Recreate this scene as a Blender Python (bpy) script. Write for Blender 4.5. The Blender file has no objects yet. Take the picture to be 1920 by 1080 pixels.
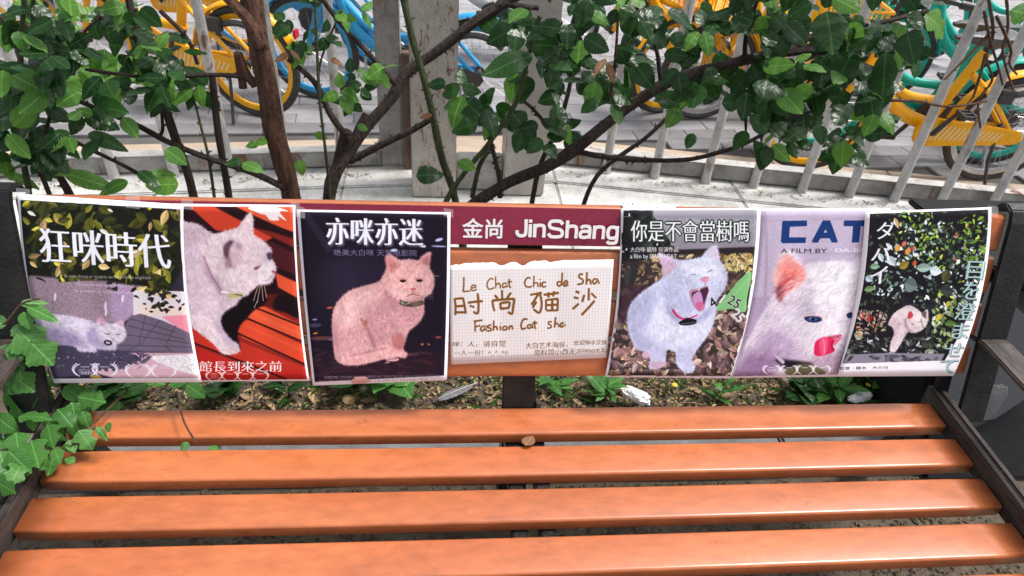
import bpy, bmesh, math, random
import numpy as np
from mathutils import Vector, Matrix
S = bpy.context.scene; C = S.collection
R = math.radians
random.seed(7); np.random.seed(7)

# ---------------------------------------------------------------- camera
FPX = 1303.04; PITCH, ROLL, YAW = .640382, .0806104, .1217375
CAM = Vector((-.1903, -1.0715, 1.5606))
_fw = Vector((math.sin(YAW)*math.cos(PITCH), math.cos(YAW)*math.cos(PITCH), -math.sin(PITCH)))
_r0 = Vector((math.cos(YAW), -math.sin(YAW), 0)); _u0 = _r0.cross(_fw)
RT = math.cos(ROLL)*_r0+math.sin(ROLL)*_u0; UP = -math.sin(ROLL)*_r0+math.cos(ROLL)*_u0; FW = _fw
cd = bpy.data.cameras.new('camera'); cam = bpy.data.objects.new('camera', cd); C.objects.link(cam)
m = Matrix.Identity(4)
for i, v in enumerate((RT, UP, -FW)):
    for j in range(3): m[j][i] = v[j]
m.translation = CAM; cam.matrix_world = m
cd.sensor_width = 36; cd.lens = 36*FPX/1920; cd.clip_start = .05; cd.clip_end = 300
cd.dof.use_dof = True; cd.dof.focus_distance = 1.55; cd.dof.aperture_fstop = 7.5
S.camera = cam
# ---------------------------------------------------------------- sky, sun, exposure
SUN_EL, SUN_AZ = 62, 82                 # azimuth clockwise from +Y (beyond the fence)
w = bpy.data.worlds.new('World'); S.world = w; w.use_nodes = True
nt = w.node_tree; bg = nt.nodes['Background']
sky = nt.nodes.new('ShaderNodeTexSky'); sky.sky_type = 'NISHITA'; sky.sun_disc = False
sky.sun_elevation = R(SUN_EL); sky.sun_rotation = R(SUN_AZ); sky.air_density = 1.0; sky.dust_density = 3.0; sky.ozone_density = 1.0
hs = nt.nodes.new('ShaderNodeHueSaturation'); hs.inputs['Saturation'].default_value = .28      # thin white overcast
nt.links.new(sky.outputs[0], hs.inputs['Color']); nt.links.new(hs.outputs[0], bg.inputs[0]); bg.inputs[1].default_value = .09
sl = bpy.data.lights.new('sun', 'SUN'); sl.energy = 1.5; sl.angle = R(12); sl.color = (1, .95, .9)
so = bpy.data.objects.new('sun', sl); C.objects.link(so)
sd = Vector((math.sin(R(SUN_AZ))*math.cos(R(SUN_EL)), math.cos(R(SUN_AZ))*math.cos(R(SUN_EL)), math.sin(R(SUN_EL))))
so.rotation_euler = sd.to_track_quat('Z', 'Y').to_euler(); so.location = sd*20
S.view_settings.view_transform = 'Standard'; S.view_settings.look = 'None'; S.view_settings.gamma = 1
S.view_settings.use_curve_mapping = False; S.view_settings.exposure = 1.4
S.cycles.max_bounces = 6; S.cycles.transparent_max_bounces = 8; S.cycles.use_denoising = True

# ---------------------------------------------------------------- helpers
def ray(u, v): return FW+RT*((u-960)/FPX)-UP*((v-540)/FPX)
def at(u, v, y=None, z=None):
    d = ray(u, v); k = (y-CAM.y)/d.y if y is not None else (z-CAM.z)/d.z
    return CAM+d*k
def px(p): return (Vector(p)-CAM).dot(FW)/FPX            # metres per measured unit at p
REC = .3172; BP = Vector((0, .0023, .5187)); BN = Vector((0, -math.cos(REC), math.sin(REC))); BU = Vector((0, math.sin(REC), math.cos(REC)))
def on_back(u, v, off=0.):
    d = ray(u, v); k = ((BP+BN*off)-CAM).dot(BN)/d.dot(BN); return CAM+d*k

def srgb(r, g, b):
    f = lambda c: (c/255/12.92) if c/255 <= .04045 else ((c/255+.055)/1.055)**2.4
    return (f(r), f(g), f(b), 1)

def mat(name, col, rough=.5, metal=0., **k):
    m = bpy.data.materials.new(name); m.use_nodes = True; b = m.node_tree.nodes['Principled BSDF']
    b.inputs['Base Color'].default_value = (*col[:3], 1); b.inputs['Roughness'].default_value = rough; b.inputs['Metallic'].default_value = metal
    for q, v in k.items(): b.inputs[q].default_value = v
    return m
def nodes(m): return m.node_tree, m.node_tree.nodes['Principled BSDF']
def N(t, kind, **k):
    n = t.nodes.new(kind)
    for a, v in k.items():
        if isinstance(v, (int, float, str, bool)) and hasattr(n, a): setattr(n, a, v)
    return n
def ramp(t, src, stops):
    n = t.nodes.new('ShaderNodeValToRGB'); e = n.color_ramp.elements
    while len(e) < len(stops): e.new(.5)
    for i, (p, c) in enumerate(stops): e[i].position = p; e[i].color = (*c[:3], 1) if not isinstance(c, (int, float)) else (c, c, c, 1)
    t.links.new(src, n.inputs[0]); return n.outputs[0]
def noise(t, scale, detail=4, rough=.55, coord='Object', stretch=None, dist=0.):
    tc = t.nodes.new('ShaderNodeTexCoord'); src = tc.outputs[coord]
    if stretch:
        mp = t.nodes.new('ShaderNodeMapping'); mp.inputs['Scale'].default_value = stretch; t.links.new(src, mp.inputs[0]); src = mp.outputs[0]
    n = t.nodes.new('ShaderNodeTexNoise'); n.inputs['Scale'].default_value = scale; n.inputs['Detail'].default_value = detail; n.inputs['Roughness'].default_value = rough; n.inputs['Distortion'].default_value = dist
    t.links.new(src, n.inputs['Vector']); return n.outputs['Fac']
def mix(t, fac, a, b, mode='MIX'):
    n = t.nodes.new('ShaderNodeMix'); n.data_type = 'RGBA'; n.blend_type = mode
    for s_, v in ((n.inputs[0], fac), (n.inputs[6], a), (n.inputs[7], b)):
        if hasattr(v, 'is_linked'): t.links.new(v, s_)
        else: s_.default_value = v if isinstance(v, (int, float)) else (*v[:3], 1)
    return n.outputs[2]
def bump(t, b, src, strength=.3, dist=.01):
    n = t.nodes.new('ShaderNodeBump'); n.inputs['Strength'].default_value = strength; n.inputs['Distance'].default_value = dist
    t.links.new(src, n.inputs['Height']); t.links.new(n.outputs[0], b.inputs['Normal'])
def worn(name, col, dark, rough=.5, scale=9, metal=0., bumpy=.15, lo=.35, hi=.7, rnd=0., stretch=None, fine=120, coord='Object', rr=.12):
    """a paint, stone or wood with broad stains, fine grain, uneven gloss"""
    m = mat(name, col, rough, metal); t, b = nodes(m)
    f = ramp(t, noise(t, scale, 6, .6, coord, stretch), [(lo, 0), (hi, 1)])
    c = mix(t, f, dark, col)
    g = noise(t, fine, 3, .6, coord, stretch)
    c = mix(t, .35, c, ramp(t, g, [(.3, .3), (.7, .75)]), 'OVERLAY')
    if rnd:
        oi = t.nodes.new('ShaderNodeObjectInfo'); c = mix(t, rnd, c, ramp(t, oi.outputs['Random'], [(0, .15), (1, .85)]), 'OVERLAY')
    t.links.new(c, b.inputs['Base Color'])
    mr = t.nodes.new('ShaderNodeMapRange'); mr.inputs['To Min'].default_value = rough+rr; mr.inputs['To Max'].default_value = max(.05, rough-rr); t.links.new(f, mr.inputs[0]); t.links.new(mr.outputs[0], b.inputs['Roughness'])
    bump(t, b, g, bumpy, .004)
    return m

def link(name, me, mt, parent=None, smooth=False):
    o = bpy.data.objects.new(name, me); C.objects.link(o)
    if mt is not None and not me.materials:
        for q in (mt if isinstance(mt, (list, tuple)) else [mt]): me.materials.append(q)
    if parent: o.parent = parent
    if smooth: me.polygons.foreach_set('use_smooth', [True]*len(me.polygons))
    return o
def mesh(name, V, F, mt, parent=None, smooth=False):
    me = bpy.data.meshes.new(name); me.from_pydata([tuple(v) for v in V], [], [tuple(f) for f in F]); me.update()
    return link(name, me, mt, parent, smooth)
def from_bm(name, bm, mt, parent=None, smooth=False):
    bmesh.ops.recalc_face_normals(bm, faces=bm.faces); me = bpy.data.meshes.new(name); bm.to_mesh(me); bm.free(); return link(name, me, mt, parent, smooth)
def thing(name, label, cat, loc=(0, 0, 0), rz=0., group=None):
    o = bpy.data.objects.new(name, None); C.objects.link(o); o.location = loc; o.rotation_euler = (0, 0, rz); o.empty_display_size = .1
    return tag(o, label, cat, group)
def tag(o, label, cat, group=None):
    o['label'] = label; o['category'] = cat
    if group: o['group'] = group
    return o
def dup(o, parent=None):
    c = o.copy(); C.objects.link(c)
    if parent: c.parent = parent
    for k in o.children: dup(k, c)
    return c
def structure(o): o['kind'] = 'structure'; return o
def stuff(o): o['kind'] = 'stuff'; return o

def frame_of(d):
    d = d.normalized(); a = Vector((0, 0, 1)) if abs(d.z) < .9 else Vector((1, 0, 0)); x = d.cross(a).normalized(); return x, x.cross(d).normalized()
class MB:
    def __init__(s): s.V, s.F, s.M = [], [], []
    def add(s, V, F, mi=0):
        n = len(s.V); s.V += [Vector(v) for v in V]; s.F += [tuple(i+n for i in f) for f in F]; s.M += [mi]*len(F)
    def tube(s, P, r, n=8, caps=True, closed=False, mi=0, sq=None):
        P = [Vector(p) for p in P]; m = len(P); rr = r if isinstance(r, (list, tuple, np.ndarray)) else [r]*m
        V, F = [], []; px_ = None
        for i, p in enumerate(P):
            d = (P[(i+1) % m]-P[i-1]) if closed else (P[min(i+1, m-1)]-P[max(i-1, 0)])
            if d.length < 1e-9: d = Vector((0, 0, 1))
            d.normalize()
            if px_ is None: x, y = frame_of(d)
            else:
                x = px_-d*px_.dot(d); x = x.normalized() if x.length > 1e-6 else frame_of(d)[0]; y = x.cross(d).normalized()
            px_ = x
            for k in range(n):
                a = 2*math.pi*k/n; V.append(p+x*(math.cos(a)*rr[i])+y*(math.sin(a)*rr[i]*(sq or 1)))
        for i in range(m if closed else m-1):
            for k in range(n):
                a, b = i*n+k, i*n+(k+1) % n; c, d_ = ((i+1) % m)*n+(k+1) % n, ((i+1) % m)*n+k; F.append((a, b, c, d_))
        if caps and not closed: F.append(tuple(range(n-1, -1, -1))); F.append(tuple(range((m-1)*n, m*n)))
        s.add(V, F, mi)
    def box(s, lo, hi, M=None, mi=0):
        V = [Vector((x, y, z)) for x in (lo[0], hi[0]) for y in (lo[1], hi[1]) for z in (lo[2], hi[2])]
        if M is not None: V = [M @ v for v in V]
        s.add(V, [(0, 1, 3, 2), (4, 6, 7, 5), (0, 4, 5, 1), (2, 3, 7, 6), (0, 2, 6, 4), (1, 5, 7, 3)], mi)
    def prism(s, poly, a, b, axis='y', mi=0):
        """2-D polygon (x,z) or (x,y) or (y,z) pulled from a to b along the axis"""
        f = {'y': lambda p, t: (p[0], t, p[1]), 'z': lambda p, t: (p[0], p[1], t), 'x': lambda p, t: (t, p[0], p[1])}[axis]; n = len(poly)
        s.add([f(p, a) for p in poly]+[f(p, b) for p in poly], [tuple(range(n-1, -1, -1)), tuple(range(n, 2*n))]+[(i, (i+1) % n, n+(i+1) % n, n+i) for i in range(n)], mi)
    def cone(s, p, d, r, l, n=4):
        p, d = Vector(p), Vector(d).normalized(); x, y = frame_of(d); s.add([p+x*(math.cos(2*math.pi*k/n)*r)+y*(math.sin(2*math.pi*k/n)*r) for k in range(n)]+[p+d*l], [(k, (k+1) % n, n) for k in range(n)])
    def build(s, name, mt, parent=None, smooth=False, bevel=0., seg=2, angle=.6, fix=True):
        bm = bmesh.new(); vs = [bm.verts.new(v) for v in s.V]
        for f, mi in zip(s.F, s.M):
            try: q = bm.faces.new([vs[i] for i in f]); q.material_index = mi
            except ValueError: pass
        if fix: bmesh.ops.recalc_face_normals(bm, faces=bm.faces)
        if bevel:
            E = [e for e in bm.edges if len(e.link_faces) == 2 and e.calc_face_angle(0) > angle]
            bmesh.ops.bevel(bm, geom=E, offset=bevel, segments=seg, affect='EDGES', clamp_overlap=True)
        if smooth:
            for f in bm.faces: f.smooth = True
            for e in bm.edges:
                if len(e.link_faces) == 2 and e.calc_face_angle(0) > .7: e.smooth = False
        me = bpy.data.meshes.new(name); bm.to_mesh(me); bm.free()
        return link(name, me, mt, parent)
def smooth_path(P, n=6):
    P = [Vector(p) for p in P]; out = []
    for i in range(len(P)-1):
        a, b, c, d = P[max(i-1, 0)], P[i], P[i+1], P[min(i+2, len(P)-1)]
        for k in range(n):
            t = k/n; out.append(.5*((2*b)+(c-a)*t+(2*a-5*b+4*c-d)*t*t+(3*b-3*c+d-a)*t**3))
    out.append(P[-1]); return out
# ---------------------------------------------------------------- printed sheets: a small numpy painter
def _blur(a, r):
    if r <= 0: return a
    s = max(0.4, r); n = int(math.ceil(2.5*s)); k = np.exp(-0.5*(np.arange(-n, n+1)/s)**2); k /= k.sum()
    out = a
    for ax in (0, 1):
        pad = [(0, 0)]*out.ndim; pad[ax] = (n, n)
        p = np.pad(out, pad, mode='edge'); acc = 0
        for i, w in enumerate(k):
            sl = [slice(None)]*out.ndim; sl[ax] = slice(i, i+out.shape[ax]); acc = acc + w*p[tuple(sl)]
        out = acc
    return out

def _spline(pts, n=6, closed=True):
    p = np.asarray(pts, float); out = []
    m = len(p)
    for i in range(m if closed else m-1):
        if closed: a, b, c, d = p[i-1], p[i], p[(i+1) % m], p[(i+2) % m]
        else: a, b, c, d = p[max(i-1, 0)], p[i], p[i+1], p[min(i+2, m-1)]
        for k in range(n):
            t = k/n
            out.append(0.5*((2*b)+(c-a)*t+(2*a-5*b+4*c-d)*t*t+(3*b-3*c+d-a)*t**3))
    if not closed: out.append(p[-1])
    return np.array(out)

class Print:
    """A printed sheet; positions are given in the measured coordinates of the sheet (edge curves L and R), inverted to texture pixels."""
    def __init__(s, W, H, L, R, base, seed=1):
        s.W, s.H, s.L, s.R = W, H, np.array(L, float), np.array(R, float)
        s.img = np.ones((H, W, 3))*np.array(base)/255.
        s.rng = np.random.default_rng(seed)
        s.yy, s.xx = np.mgrid[0:H, 0:W]
    @staticmethod
    def q(C, t):
        t = t[..., None]
        return C[0]*(1-t)*(1-2*t)+C[1]*4*t*(1-t)+C[2]*t*(2*t-1)
    def T(s, pts):
        P = np.asarray(pts, float).reshape(-1, 2)
        t = np.full(len(P), .5); u = np.full(len(P), .5)
        for _ in range(12):
            l, r = s.q(s.L, t), s.q(s.R, t); d = r-l
            u = ((P-l)*d).sum(1)/(d*d).sum(1)
            pos = l+u[:, None]*d
            e = 1e-3
            dv = ((s.q(s.L, t+e)*(1-u)[:, None]+s.q(s.R, t+e)*u[:, None])-(s.q(s.L, t)*(1-u)[:, None]+s.q(s.R, t)*u[:, None]))/e
            nrm = np.stack([-d[:, 1], d[:, 0]], 1)
            t = t+((P-pos)*nrm).sum(1)/((dv*nrm).sum(1)+1e-9)
            t = np.clip(t, -.3, 1.3)
        return np.stack([u*s.W, t*s.H], 1)
    def sc(s): return s.H/np.linalg.norm(s.L[2]-s.L[0])
    def mask(s, p, feather=0.7):
        """coverage of polygon p (texture px)"""
        m = int(3*feather+3)
        x0, y0 = np.floor(p.min(0)).astype(int)-m; x1, y1 = np.ceil(p.max(0)).astype(int)+m
        x0, y0, x1, y1 = max(x0, 0), max(y0, 0), min(x1, s.W), min(y1, s.H)
        if x1 <= x0 or y1 <= y0: return None
        ys = y0+(np.arange((y1-y0)*2)+.5)/2
        acc = np.zeros(((y1-y0)*2, x1-x0))
        a, b = p, np.roll(p, -1, 0)
        xe = np.arange(x0, x1)
        for j, y in enumerate(ys):
            hit = (a[:, 1] <= y) != (b[:, 1] <= y)
            if not hit.any(): continue
            A, B = a[hit], b[hit]
            xs = np.sort(A[:, 0]+(y-A[:, 1])*(B[:, 0]-A[:, 0])/(B[:, 1]-A[:, 1]))
            for k in range(0, len(xs)-1, 2):
                acc[j] += np.clip(np.minimum(xs[k+1], xe+1)-np.maximum(xs[k], xe), 0, 1)
        cov = np.clip(acc.reshape(y1-y0, 2, x1-x0).mean(1), 0, 1)
        if feather > .3: cov = _blur(cov, feather)
        return cov, (slice(y0, y1), slice(x0, x1))
    def put(s, mk, col, alpha=1., clip=None, mode='over'):
        if mk is None: return
        cov, sl = mk
        c = cov*alpha
        if clip is not None: c = c*clip[sl]
        col = np.asarray(col, float)/255.
        if col.ndim == 3: col = col[sl]
        if mode == 'over': s.img[sl] = s.img[sl]*(1-c[..., None])+col*c[..., None]
        elif mode == 'mul': s.img[sl] = s.img[sl]*(1-c[..., None]+col*c[..., None])
        else: s.img[sl] = np.clip(s.img[sl]+col*c[..., None], 0, 1)
    def fill(s, pts, col, f=.7, smooth=True, alpha=1., clip=None, mode='over'):
        p = s.T(_spline(pts) if smooth else pts)
        s.put(s.mask(p, f), col, alpha, clip, mode)
    def full(s, pts, f=1., smooth=True):
        out = np.zeros((s.H, s.W)); mk = s.mask(s.T(_spline(pts) if smooth else pts), f)
        if mk: out[mk[1]] = mk[0]
        return out
    def ell(s, cx, cy, rx, ry, col, f=1., ang=0., **k):
        t = np.linspace(0, 2*math.pi, 24, endpoint=False); c, n = math.cos(ang), math.sin(ang)
        s.fill(np.stack([cx+rx*np.cos(t)*c-ry*np.sin(t)*n, cy+rx*np.cos(t)*n+ry*np.sin(t)*c], 1), col, f, False, **k)
    def line(s, pts, w, col, f=.6, smooth=True, alpha=1., w1=None, clip=None):
        p = np.asarray(pts, float)
        if smooth and len(p) > 2: p = _spline(p, 6, False)
        d = np.gradient(p, axis=0); d /= np.linalg.norm(d, axis=1)[:, None]+1e-9
        n = np.stack([-d[:, 1], d[:, 0]], 1); ww = np.linspace(w, w if w1 is None else w1, len(p))[:, None]/2
        s.fill(np.concatenate([p+n*ww, (p-n*ww)[::-1]]), col, f, False, alpha, clip)
    def noise(s, cell, seed=0):
        r = np.random.default_rng(seed); g = r.random((int(s.H/cell)+3, int(s.W/cell)+3))
        y, x = s.yy/cell, s.xx/cell; i, j = y.astype(int), x.astype(int); fy, fx = y-i, x-j
        fy, fx = fy*fy*(3-2*fy), fx*fx*(3-2*fx)
        return (g[i, j]*(1-fy)*(1-fx)+g[i+1, j]*fy*(1-fx)+g[i, j+1]*(1-fy)*fx+g[i+1, j+1]*fy*fx)
    def grain(s, mask, cell, amp, seed=0):
        s.img = np.clip(s.img*(1+(mask*(s.noise(cell, seed)-.5)*2*amp)[..., None]), 0, 1)
    def fur(s, mask, n, ln, ang, spread, amp, seed=3, soft=.9):
        """directional hair relief of the printed animal"""
        r = np.random.default_rng(seed); ys, xs = np.nonzero(mask > .4)
        if not len(ys): return
        k = r.integers(0, len(ys), n); buf = np.zeros((s.H, s.W))
        a = ang+r.normal(0, spread, n)+ (s.noise(40, seed)[ys[k], xs[k]]-.5)*1.6
        v = r.normal(0, 1, n); l = ln*r.uniform(.5, 1.3, n)
        for q in np.linspace(0, 1, 12):
            x = np.clip((xs[k]+np.cos(a)*l*q).astype(int), 0, s.W-1); y = np.clip((ys[k]+np.sin(a)*l*q).astype(int), 0, s.H-1)
            np.add.at(buf, (y, x), v*(1-q))
        buf = _blur(buf, soft); buf = np.clip(buf/(buf[mask > .4].std()+1e-6), -2, 2)*amp*.8
        s.img = np.clip(s.img*(1+(buf*_blur(mask, 1.2))[..., None]), 0, 1)
    def coat(s, pts, B, M, ln=13, seed=2, amp=.05):
        """hair along the outline and soft mottling inside"""
        r = np.random.default_rng(seed); p = _spline(pts, 14); T = s.T(p); d = np.roll(T, -1, 0)-np.roll(T, 1, 0); n = np.stack([d[:, 1], -d[:, 0]], 1); n /= np.linalg.norm(n, axis=1)[:, None]+1e-9
        area = (T[:, 0]*np.roll(T[:, 1], -1)-np.roll(T[:, 0], -1)*T[:, 1]).sum(); n = n if area > 0 else -n
        for i in range(0, len(T)):
            for _ in range(2):
                a = T[i]+n[i]*-3; e = T[i]+n[i]*ln*r.uniform(.25, .8)+d[i]/(np.linalg.norm(d[i])+1e-9)*ln*r.normal(.35, .4)
                y, x = int(np.clip(a[1]-n[i, 1]*5, 0, s.H-1)), int(np.clip(a[0]-n[i, 0]*5, 0, s.W-1)); q = np.array([-(e-a)[1], (e-a)[0]]); q = q/(np.linalg.norm(q)+1e-9)*1.5
                s.put(s.mask(np.array([a+q, e, a-q]), .5), s.img[y, x]*255, .75, M)
        s.img = np.clip(s.img*(1+(B*M*((s.noise(26, seed)-.5)*1.6+(s.noise(11, seed+1)-.5)*1.1)*amp)[..., None]), 0, 1)
    def leaf(s, x, y, ln, wd, ang, col, vein=None, f=.6, clip=None):
        t = np.linspace(0, 1, 9); w = np.sin(t**.8*math.pi)*wd/2
        P = np.concatenate([np.stack([t*ln, w], 1), np.stack([t*ln, -w], 1)[::-1]])
        c, n = math.cos(ang), math.sin(ang); M = lambda Q: np.stack([x+Q[:, 0]*c-Q[:, 1]*n, y+Q[:, 0]*n+Q[:, 1]*c], 1)
        s.fill(M(P), col, f, False, clip=clip)
        H = np.concatenate([np.stack([t*ln, w*.96], 1), np.stack([t*ln, w*0], 1)[::-1]])
        s.fill(M(H), np.clip(np.array(col)*1.35+8, 0, 255), f, False, alpha=.55, clip=clip)
    def text(s, body, quad, col, hb=0, ve=0, outline=None, shadow=None, alpha=1., f=.5, jitter=0, dil=0):
        """lettering fitted into the quad (tl, tr, br, bl); hb thickens upright strokes, ve thins level ones (a Ming-like cut)"""
        V, F = glyphs(body)
        lo, hi = V.min(0), V.max(0); st = (V-lo)/(hi-lo); a, b = st[:, 0:1], 1-st[:, 1:2]
        Q = np.asarray(quad, float)
        P = s.T(Q[0]*(1-a)*(1-b)+Q[1]*a*(1-b)+Q[2]*a*b+Q[3]*(1-a)*b)
        if jitter: P = P+np.stack([np.sin(P[:, 1]*.11)*jitter, np.sin(P[:, 0]*.07)*jitter], 1)
        S = 2; m = np.zeros((s.H*S, s.W*S)); P = P*S
        for tri in F:
            p = P[tri]; x0, y0 = np.floor(p.min(0)-1).astype(int); x1, y1 = np.ceil(p.max(0)+1).astype(int)
            x0, y0, x1, y1 = max(x0, 0), max(y0, 0), min(x1, s.W*S), min(y1, s.H*S)
            if x1 <= x0 or y1 <= y0: continue
            X, Y = np.meshgrid(np.arange(x0, x1)+.5, np.arange(y0, y1)+.5)
            e = [(p[(i+1) % 3, 0]-p[i, 0])*(Y-p[i, 1])-(p[(i+1) % 3, 1]-p[i, 1])*(X-p[i, 0]) for i in range(3)]
            ins = ((e[0] >= -.01) & (e[1] >= -.01) & (e[2] >= -.01)) | ((e[0] <= .01) & (e[1] <= .01) & (e[2] <= .01))
            m[y0:y1, x0:x1] = np.maximum(m[y0:y1, x0:x1], ins)
        sh = lambda A, dy, dx: np.roll(np.roll(A, dy, 0), dx, 1)
        for _ in range(ve): m = np.minimum(m, sh(m, 1, 0))
        for i in range(hb): m = np.maximum(m, sh(m, 0, 1 if i % 2 else -1))
        for i in range(dil): m = np.maximum(m, sh(m, 1 if i % 2 else -1, 0)); m = np.maximum(m, sh(m, 0, 1 if i % 2 else -1))
        m = m.reshape(s.H, S, s.W, S).mean((1, 3))
        full = (slice(0, s.H), slice(0, s.W))
        if shadow:
            dx, dy, r, c, al = shadow; s.put((np.clip(_blur(sh(m, dy, dx), r)*1.5, 0, 1), full), c, al)
        if outline:
            r, c = outline; o = m
            for i in range(r): o = np.maximum.reduce([o, sh(o, 1, 0), sh(o, -1, 0), sh(o, 0, 1), sh(o, 0, -1)])
            s.put((_blur(o, .6), full), c, 1.)
        s.put((_blur(m, f) if f > .3 else m, full), col, alpha)
    def laurel(s, x, y, r, col, word=None, alpha=.85):
        for k in (-1, 1):
            a = np.linspace(-1.1, 1.1, 9)
            s.line(np.stack([x+k*r*1.0*np.cos(a), y+r*.62*np.sin(a)], 1), r*.13, col, alpha=alpha)
            for q in a[1:-1]:
                s.leaf(x+k*r*np.cos(q), y+r*.62*np.sin(q), r*.3, r*.14, -math.pi/2+k*.9, col)
        if word: s.text(word, [(x-r*.55, y-r*.1), (x+r*.55, y-r*.1), (x+r*.55, y+r*.32), (x-r*.55, y+r*.32)], col, alpha=alpha)
        s.line([(x-r*.4, y-r*.3), (x+r*.4, y-r*.3)], r*.1, col, alpha=alpha*.8)
    def image(s, name):
        h, w = s.img.shape[:2]
        im = bpy.data.images.new(name, w, h, alpha=False)
        px = np.ones((h, w, 4), np.float32); px[..., :3] = np.clip(s.img[::-1], 0, 1)
        im.pixels.foreach_set(px.ravel()); im.update(); im.pack()
        return im

_gl = {}
def glyphs(body):
    if body not in _gl:
        cu = bpy.data.curves.new('lettering', 'FONT'); cu.body = body; cu.resolution_u = 3
        ob = bpy.data.objects.new('lettering', cu); C.objects.link(ob)
        dg = bpy.context.evaluated_depsgraph_get(); me = ob.evaluated_get(dg).to_mesh()
        V = np.array([v.co[:2] for v in me.vertices]); me.calc_loop_triangles()
        F = np.array([t.vertices[:] for t in me.loop_triangles])
        ob.evaluated_get(dg).to_mesh_clear(); bpy.data.objects.remove(ob); bpy.data.curves.remove(cu)
        _gl[body] = (V, F)
    return _gl[body]

def box(x0, y0, x1, y1, k=0): return [(x0, y0), (x1, y0+k*(x1-x0)), (x1, y1+k*(x1-x0)), (x0, y1)]

def scatter(c, n, region, ln, cols, ang=None, seed=5, ratio=.5):
    r = np.random.default_rng(seed); P = np.array(region); lo, hi = P.min(0), P.max(0); m = c.full(region, 1.5, False)
    for _ in range(n):
        x, y = r.uniform(lo, hi); l = ln*r.uniform(.6, 1.35)
        col = np.array(cols[r.integers(len(cols))])*r.uniform(.75, 1.2)
        c.leaf(x, y, l, l*ratio*r.uniform(.7, 1.2), r.uniform(0, 6.28) if ang is None else ang+r.normal(0, .7), col, clip=m)

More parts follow.
